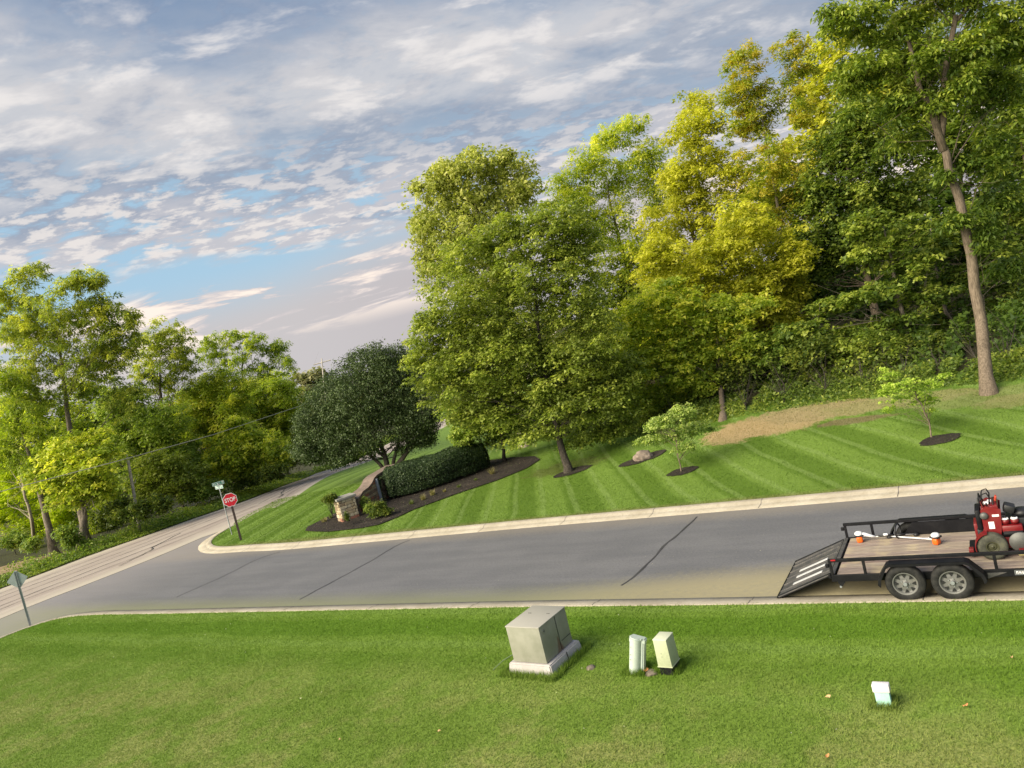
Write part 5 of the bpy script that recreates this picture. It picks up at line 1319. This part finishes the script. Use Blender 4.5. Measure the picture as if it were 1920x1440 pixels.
    # decal on the frame: unreadable white lettering in a thin grey frame
    d = MB(); d.box((3.25, -.0275, zb - .05), (.56, .003, .085)); dc = d.build('decal', plain('decal_dark', (.10, .10, .11), .5), root)
    random.seed(8); q = MB(); x = 3.0
    while x < 3.5:
        w = random.uniform(.022, .036); q.box((x, -.0305, zb - .05), (w * .35, .002, .046)); q.box((x + w * .45, -.0306, zb - .05 + random.choice((-.017, .017, 0))), (w * .8, .002, .012)); q.box((x + w * .8, -.0305, zb - .05), (w * .35, .002, .046)); x += w * 1.75
    q.build('lettering', WHT, dc)['kind'] = 'stuff'
    q = MB()
    for cx, cz, w, h in ((3.25, .0395, .56, .005), (3.25, -.0395, .56, .005), (2.9725, 0, .005, .082)): q.box((cx, -.0305, zb - .05 + cz), (w, .002, h))
    q.build('border', GALV, dc)
    # tongue
    m = MB(); m.tube([(L_, .2, zb - .07), (L_ + 1.3, W_ / 2, zb - .07)], .05, 4); m.tube([(L_, W_ - .2, zb - .07), (L_ + 1.3, W_ / 2, zb - .07)], .05, 4); m.box((L_ + 1.42, W_ / 2, zb - .03), (.3, .09, .09), bev=.01); m.build('tongue', BLK, root)
    m = MB(); m.tube([(L_ + .9, W_ / 2, .03), (L_ + .9, W_ / 2, .85)], .035, 8); m.box((L_ + .9, W_ / 2, .02), (.18, .18, .02)); m.build('jack', BLK, root)
    # ramp: sheet with ribs and three bright tread strips
    gx, gz = -1.12, .035; a = Vector((-.03, 0, zb - .01)); bq = Vector((gx, 0, gz)); d = (bq - a); Lg = d.length; ang = math.atan2(-(bq.z - a.z), -(bq.x - a.x))
    G = Matrix.Translation(a) @ Matrix.Rotation(math.atan2(d.z, -d.x) * 1.0, 4, 'Y') 
    # local ramp frame: -x runs down the ramp
    ex = d.normalized(); ez = Vector((ex.z, 0, -ex.x)); 
    if ez.z < 0: ez = -ez
    def RM(c, s, name, mat, par=root, bev=.003):
        M = Matrix((ex, Vector((0, 1, 0)), ez)).transposed().to_4x4(); M.translation = a
        m = MB(); m.box(c, s, bev=bev, seg=1); m.xform(M); return m.build(name, mat, par)
    ramp = RM((Lg / 2, W_ / 2, 0), (Lg, W_ - .12, .022), 'ramp', RAMPM)
    for y in (.09, W_ - .09): RM((Lg / 2, y, -.005), (Lg, .045, .055), 'ramp_side', BLK, ramp)
    for y, k in ((.30, 0), (.62, 0), (.95, 0), (1.28, 0), (1.60, 0), (1.82, 0)): RM((Lg / 2, y, .016), (Lg - .06, .028, .024), 'ramp_rib', RAMPM, ramp)
    for y in (.44, .79, 1.12): t = RM((Lg * .47, y, .016), (Lg * .56, .095, .010), 'tread_strip', plain('bright_strip', (.62, .62, .62), .4, .2, var=.1), ramp)
    RM((Lg - .012, W_ / 2, .004), (.028, W_ - .10, .035), 'ramp_foot', BLK, ramp)
    return root
trailer()

# ------------------------------------------------------------------ stand-on mower on the deck
MRED = plain('mower_red', (.16, .006, .009), .4, var=.15, scale=4, spec=.5, dirt=(.12, .05, .04), dirtamt=.3)
MGRY = plain('mower_grey', (.10, .10, .095), .5, .3, var=.15); TURF = plain('turf_tyre', (.07, .07, .055), .85, var=.25, scale=8, spec=.2, dirt=(.11, .11, .07), dirtamt=.6)
def mower():
    p = st(-3.38 + 2.71, 14.83 + .92)
    root = empty('stand_on_mower', (p.x, p.y, .48), 'red stand-on lawn mower riding on the front half of the trailer deck', 'mower', rz=TYAW)
    root.scale = (.87, .87, .87)
    # local: x forwards, y away from the viewer
    def B(name, c, s, mat, bev=.008, rot=None, par=root, taper=None): return MB().box(c, s, rot=rot, bev=bev, taper=taper).build(name, mat, par, auto=35)
    for y, s in ((-.46, 1), (.46, -1)):
        w = wheel(root, (0, y, .275), .275, .22, .115, TURF, plain('olive_rim', (.045, .045, .02), .6), holes=0)
        if s < 0: w.rotation_euler = (0, 0, math.pi)
        # arched red guard over the wheel
        arc = [(.31 * math.cos(t), .275 + .31 * math.sin(t)) for t in np.linspace(math.radians(100), math.radians(195), 9)]
        inn = [(.295 * math.cos(t), .275 + .295 * math.sin(t)) for t in np.linspace(math.radians(100), math.radians(195), 9)]
        m = MB(); m.prism(arc + inn[::-1], y - .13 if s > 0 else y - .10, y + .10 if s > 0 else y + .13); m.build('wheel_guard', MRED, root, auto=30)
    B('foot_platform', (-.33, 0, .12), (.22, .62, .05), BLK); B('rear_bumper', (-.40, -.30, .12), (.09, .16, .14), MRED)
    B('chassis', (.30, 0, .26), (1.0, .58, .22), MRED); B('hydraulic_bay', (.1, 0, .35), (.5, .52, .2), BLK)
    # tower: red side plates leaning forward, panel on top
    for y in (-.30, .30):
        m = MB(); m.prism([(-.20, .30), (.16, .30), (.22, .62), (.26, .98), (.02, 1.06), (-.10, .98), (-.10, .60)], y - .02, y + .02); m.build('tower_plate', MRED, root)
    B('tower_front', (.15, 0, .70), (.10, .56, .58), MRED); B('console', (.07, 0, 1.0), (.30, .60, .09), MRED, rot=Matrix.Rotation(math.radians(-12), 4, 'Y'))
    B('thigh_pad', (-.16, -.02, .76), (.10, .50, .44), BLK, .03); B('pad_base', (-.17, 0, .47), (.12, .44, .16), PBLK, .02)
    B('rear_wing', (-.24, .12, .46), (.08, .42, .34), MRED)
    lb = B('warning_label', (.05, -.3225, .66), (.10, .003, .15), WHT, .0); B('warning_label', (.15, -.3225, .86), (.12, .003, .045), WHT, .0)
    m = MB(); m.lathe([(.0001, -.05), (.05, -.045), (.075, -.02), (.078, .02), (.05, .04)], (-.05, -.33, .87), 'Y', 20); m.build('hand_knob', MGRY, root, smooth=True)
    for y in (-.20, .10):
        m = MB(); m.tube([(-.02, y, 1.0), (-.06, y, 1.16), (-.02, y + .02, 1.28), (.06, y + .03, 1.30), (.10, y + .04, 1.20), (.08, y + .04, 1.06)], .014, 7); m.build('control_lever', BLK, root, smooth=True)
    m = MB(); m.tube([(-.08, -.26, 1.06), (-.10, -.26, 1.18), (-.10, .26, 1.18), (-.08, .26, 1.06)], .013, 7); m.build('grab_bar', BLK, root, smooth=True)
    m = MB(); m.box((.02, -.12, 1.08), (.10, .10, .05), bev=.015); m.box((.08, .02, 1.07), (.08, .12, .04), bev=.015); m.build('gauge_cluster', WHT, root)
    m = MB(); m.tube([(.03, -.26, 1.05), (.03, -.30, 1.12)], .018, 8); m.tube([(.14, -.22, 1.04), (.16, -.22, 1.22)], .016, 8); m.build('throttle', PBLK, root)
    m = MB(); m.box((.20, -.1, 1.16), (.035, .12, .11), bev=.01, rot=Matrix.Rotation(.3, 4, 'Y')); m.build('red_flag_lever', plain('orange_red', (.55, .06, .03), .45), root)
    m = MB(); m.tube([(-.12, .33, 1.05), (-.14, .35, .90)], .03, 8); m.build('side_handle', MGRY, root)
    # engine, tanks and caps
    B('engine_block', (.52, .05, .56), (.42, .46, .34), PBLK, .03); B('air_filter', (.40, -.05, .92), (.20, .26, .16), PBLK, .03, rot=Matrix.Rotation(.35, 4, 'Y'))
    m = MB(); m.lathe([(.17, 0), (.18, .06), (.15, .11), (.06, .13), (.0001, .13)], (.60, .05, .74), 'Z', 22); m.build('engine_shroud', PBLK, root, smooth=True)
    for x in (.30, .46):
        t = MB(); t.lathe([(.07, 0), (.075, .05), (.06, .08), (.0001, .08)], (x, -.24, .66), 'Z', 16); tk = t.build('filler_neck', MRED, root, smooth=True)
        t = MB(); t.lathe([(.062, .0), (.066, .015), (.055, .035), (.0001, .035)], (x, -.24, .742), 'Z', 16); t.build('filler_cap', WHT, tk, smooth=True)
        t = MB(); t.lathe([(.035, .0), (.035, .02), (.0001, .02)], (x, -.24, .778), 'Z', 12); t.build('cap_knob', PBLK, tk, smooth=True)
    B('fuel_tank', (.40, -.26, .56), (.36, .18, .16), MRED, .03); B('tank_cover', (.40, -.33, .50), (.34, .16, .06), PBLK, .015, rot=Matrix.Rotation(math.radians(12), 4, 'X'))
    B('muffler', (.80, .0, .55), (.16, .34, .18), MGRY, .04); B('battery_cover', (.92, -.12, .68), (.22, .2, .12), PBLK, .02)
    # cutting deck with rubber chute and front castors
    m = MB(); m.prism([(.42, .10), (.44, .22), (1.15, .22), (1.28, .16), (1.28, .10)], -.60, .60); dk = m.build('cutting_deck', MRED, root)
    m = MB(); m.lathe([(.0001, -.01), (.20, -.012), (.205, 0), (.20, .012), (.0001, .01)], (.50, -.50, .34), 'Y', 26); ch = m.build('discharge_chute', MGRY, root, smooth=True); ch['label'] = 'upturned dusty grey discharge chute beside the rear wheel'
    B('deck_edge', (.62, -.62, .14), (.40, .05, .07), plain('worn_yellow', (.34, .28, .12), .7, var=.3), .01)
    for y in (-.45, .45): wheel(root, (1.45, y, .13), .13, .09, .06, RBR, MGRY, 'castor', 0); B('castor_arm', (1.32, y, .28), (.36, .05, .05), MRED)
mower()

# ------------------------------------------------------------------ string trimmers
ORG = plain('power_orange', (.80, .13, .012), .4, var=.08); PWH = plain('casing_white', (.74, .74, .76), .4, var=.05)
def trimmer(name_label, p0, p1, flip, handle):
    """engine at p0, cutting head at p1, both on the deck (z is the deck top)"""
    zb = .482; a = Vector((p0[0], p0[1], 0)); b = Vector((p1[0], p1[1], 0)); root = empty('string_trimmer', (a.x, a.y, zb), name_label, 'trimmer', rz=math.atan2((b - a).y, (b - a).x)); L_ = (b - a).length
    m = MB(); m.box((0, .0, .070), (.12, .14, .135), bev=.035, seg=3); m.build('fuel_tank', ORG, root, smooth=True)
    m = MB(); m.lathe([(.068, 0), (.080, .025), (.076, .055), (.05, .08), (.0001, .085)], (.0, .0, .15), 'Z', 22); m.build('engine_casing', PWH, root, smooth=True)
    m = MB(); m.box((0, 0, .155), (.17, .16, .035), bev=.012); m.build('engine_band', PBLK, root)
    m = MB(); m.tube([(.04, 0, .16), (.12, 0, .15), (.22, 0, .11), (.30, 0, .085)] if handle else [(.03, 0, .12), (.09, 0, .11), (.16, 0, .095), (.27, 0, .085)], [.05, .042, .028, .02] if handle else [.05, .035, .02, .014], 12); m.build('clutch_housing', PWH, root, smooth=True)
    m = MB(); m.tube([(.26, 0, .085), (L_, 0, .04)], .013, 10); m.build('shaft', PWH if not handle else plain('shaft_silver', (.55, .52, .50), .35, .5, var=.08), root, smooth=True)
    if handle:
        m = MB(); m.tube([(.36, 0, .085), (.66, 0, .075)], .022, 8); m.build('grip', PBLK, root, smooth=True)
        m = MB(); m.box((.50, 0, .10), (.09, .04, .05), bev=.015); m.build('throttle_grip', PWH, root, smooth=True)
    if handle:
        pts = [(.74 + .06 * math.sin(t), .13 * math.sin(t), .15 + .14 * math.cos(t)) for t in np.linspace(0, 2 * math.pi, 22)]
        m = MB(); m.tube(pts, .017, 7, False); m.build('loop_handle', PBLK, root, smooth=True)
        m = MB(); m.tube([(.70, 0, .07), (.86, 0, .065)], .025, 8); m.build('handle_clamp', PBLK, root, smooth=True)
    m = MB(); m.lathe([(.05, 0), (.055, .03), (.03, .06), (.0001, .06)], (L_, 0, .005), 'Z', 16); m.build('cutting_head', PBLK, root, smooth=True)
def dk(px, py): q = pz(px, py, .49); return (q.x, q.y)
trimmer('orange and white string trimmer with black loop handle, engine at the rear of the deck', dk(1613, 1016), dk(1718, 1004), False, True)
trimmer('second string trimmer with white shaft, engine near the middle of the deck', dk(1757, 1020), dk(1668, 1008), True, False)

# ------------------------------------------------------------------ wires, broken pole, far utility pole
def pole():
    b = under(254, 970, 47.3); t = pd(238, 852, b.y); root = empty('broken_pole', b, 'weathered grey broken pole standing in the thicket under the wire', 'pole')
    m = MB(); m.tube([Vector((0, 0, -.2)), (t - b) * .5 + Vector((.03, 0, 0)), (t - b) * .93, (t - b)], [.11, .095, .085, .03], 9)
    m.build('shaft', BK_GREY if False else plain('weathered_wood', (.42, .38, .33), .9, var=.3, scale=4, bumpk=.5), root, smooth=True)
    m = MB(); q = (t - b) * .62; m.tube([q, q + Vector((.25, 0, .12)), q + Vector((.3, 0, .3))], [.05, .03, .012], 6); m.build('branch_stub', MATS['weathered_wood'], root, smooth=True)
pole()
def wire(lab, pts, r, mat):
    P = []
    for (x0, y0, d0), (x1, y1, d1) in zip(pts, pts[1:]):
        a = pd(x0, y0, d0); b = pd(x1, y1, d1)
        for i in range(12):
            f = i / 12; q = a.lerp(b, f); P.append(q)
    P.append(pd(*pts[-1]))
    o0 = P[0].copy(); m = MB(); m.tube([p - o0 for p in P], r, 5); tag(m.build('overhead_wire', mat, None, smooth=True, loc=o0), lab, 'wire')
wire('pale overhead wire crossing the left thicket above the street name sign', ((-300, 1010, 36), (0, 922, 40), (230, 862, 44), (400, 815, 50), (548, 766, 58), (700, 715, 68)), .022, plain('pale_cable', (.35, .34, .28), .6))
wire('lower black overhead wire crossing the trunks at the left edge', ((-300, 1040, 38), (0, 955, 43), (90, 928, 45), (245, 880, 50), (420, 832, 60)), .018, plain('black_cable', (.02, .02, .02), .6))
def far_pole():
    b = pd(606, 770, 120); root = empty('utility_pole', b, 'distant utility pole with a crossarm just above the pear tree', 'utility pole'); t = pd(603, 672, 120) - b
    m = MB(); m.tube([(0, 0, -3), t], .09, 8); m.build('pole_shaft', MATS['weathered_wood'], root, smooth=True)
    a = pd(588, 684, 120) - b; c = pd(620, 675, 120) - b; m = MB(); m.tube([a, c], .08, 4); m.build('crossarm', MATS['weathered_wood'], root)
far_pole()

# ------------------------------------------------------------------ fallen leaves and crumbs
LFM = [plain('fallen_leaf_tan', (.55, .36, .16), .7), plain('fallen_leaf_orange', (.60, .25, .09), .7), plain('fallen_leaf_pale', (.55, .55, .30), .7)]
def fallen(px, py, r, mi, lab, far=False):
    c = at(px, py, .09); m = MB(); n = 9; ctr = m.bm.verts.new((0, 0, .012)); ring_ = []
    for i in range(n):
        a = 2 * math.pi * i / n; q = r * random.uniform(.6, 1.15); ring_.append(m.bm.verts.new((q * math.cos(a), q * math.sin(a) * .75, random.uniform(0, .03))))
    for i in range(n): m.bm.faces.new((ctr, ring_[i], ring_[(i + 1) % n]))
    o = m.build('fallen_leaf', LFM[mi], loc=(c.x, c.y, c.z)); o.rotation_euler = (random.uniform(-.4, .4), random.uniform(-.4, .4), random.uniform(0, 6)); tag(o, lab, 'leaf', 'fallen leaves on the near lawn')
for px, py, r, mi, lab in ((1553, 1307, .045, 0, 'tan fallen leaf on the grass left of the teal marker post'), (1812, 1323, .045, 1, 'orange fallen leaf on the grass right of the teal marker post'),
                           (1552, 1418, .04, 1, 'brown fallen leaf at the bottom edge below the teal marker post'), (1897, 1233, .035, 0, 'small brown leaf on the grass near the right edge'),
                           (1212, 1256, .06, 1, 'rusty brown leaf at the foot of the rounded pedestal'), (565, 1309, .035, 2, 'yellowish leaf on the lawn, upper of the two left of centre'),
                           (637, 1387, .035, 0, 'tan leaf on the lawn, lower of the two left of centre'), (823, 1372, .05, 0, 'curled tan leaf on the worn grass below the transformer')):
    fallen(px, py, r, mi, lab)
def specks(name, poly, n, r, mat, dz):
    xs = [p[0] for p in poly]; ys = [p[1] for p in poly]; X = RNG.uniform(min(xs), max(xs), n * 3); Y = RNG.uniform(min(ys), max(ys), n * 3)
    k = inpoly(X, Y, poly); X = X[k][:n]; Y = Y[k][:n]; n = len(X); Z = H(X, Y) + dz; co = []
    rr = r * RNG.uniform(.5, 1.4, n); v = np.stack([X, Y, Z], 1)
    off = RNG.normal(0, 1, (n, 3, 3)); off /= np.linalg.norm(off, axis=2, keepdims=True); co = v[:, None, :] + off * rr[:, None, None] * np.array([1, 1, .5])
    o = link(name, mesh_np(name, co.reshape(-1, 3), 3, np.arange(n * 3)), mat); o['kind'] = 'stuff'
specks('clover_flowers', nl, 260, .014, plain('petal_white', (.75, .72, .55), .7), .09)
specks('road_crumbs', [tuple(st(-26, 15.4)), tuple(st(0, 15.4)), tuple(st(0, 18.2)), tuple(st(-26, 17.5))], 500, .014, plain('crumb_pale', (.40, .37, .28), .8), .008)

def fringe(pts, n, r, h):
    P = []
    for (x, y) in pts:
        k = n // len(pts); P.append(np.stack([x + RNG.normal(0, r, k), y + RNG.normal(0, r, k)], 1))
    P = np.concatenate(P); n = len(P); Z = H(P[:, 0], P[:, 1]) + .04; a = RNG.uniform(0, 2 * np.pi, n); hh = h * RNG.uniform(.4, 1.3, n); w = .006
    co = np.empty((n, 3, 3)); co[:, 0] = np.stack([P[:, 0] - np.cos(a) * w, P[:, 1] - np.sin(a) * w, Z], 1); co[:, 1] = np.stack([P[:, 0] + np.cos(a) * w, P[:, 1] + np.sin(a) * w, Z], 1)
    co[:, 2] = np.stack([P[:, 0] + RNG.normal(0, .35, n) * hh, P[:, 1] + RNG.normal(0, .35, n) * hh, Z + hh], 1)
    o = link('long_grass', mesh_np('long_grass', co.reshape(-1, 3), 3, np.arange(n * 3)), M_BNEAR); o['kind'] = 'stuff'
def box_edge(cx, cy, yaw, hx_, hy_, k=14):
    out = []
    for i in range(k):
        f = -1 + 2 * i / (k - 1)
        for (u, v) in ((f * hx_, -hy_), (f * hx_, hy_), (-hx_, f * hy_), (hx_, f * hy_)): out.append((cx + u * math.cos(yaw) - v * math.sin(yaw), cy + u * math.sin(yaw) + v * math.cos(yaw)))
    return out
fringe(box_edge(-.64, 14.66, math.radians(-37), .60, .66), 5200, .035, .13)
for (px, py, hw) in ((1194, 1262, .17), (1258, 1258, .19), (1660, 1326, .13)):
    q = at(px, py); fringe(box_edge(q.x, q.y, math.radians(-34), hw, hw * .9, 6), 1300, .03, .12)

CHM = plain('mulch_chip', (.06, .045, .035), .9, var=.5, scale=30)
specks('mulch_chips', bed, 9000, .032, CHM, .135)
specks('mulch_chips', [(q[0] * 1.0, q[1]) for q in bed], 1600, .030, plain('mulch_chip_pale', (.16, .12, .09), .9, var=.4, scale=30), .14)
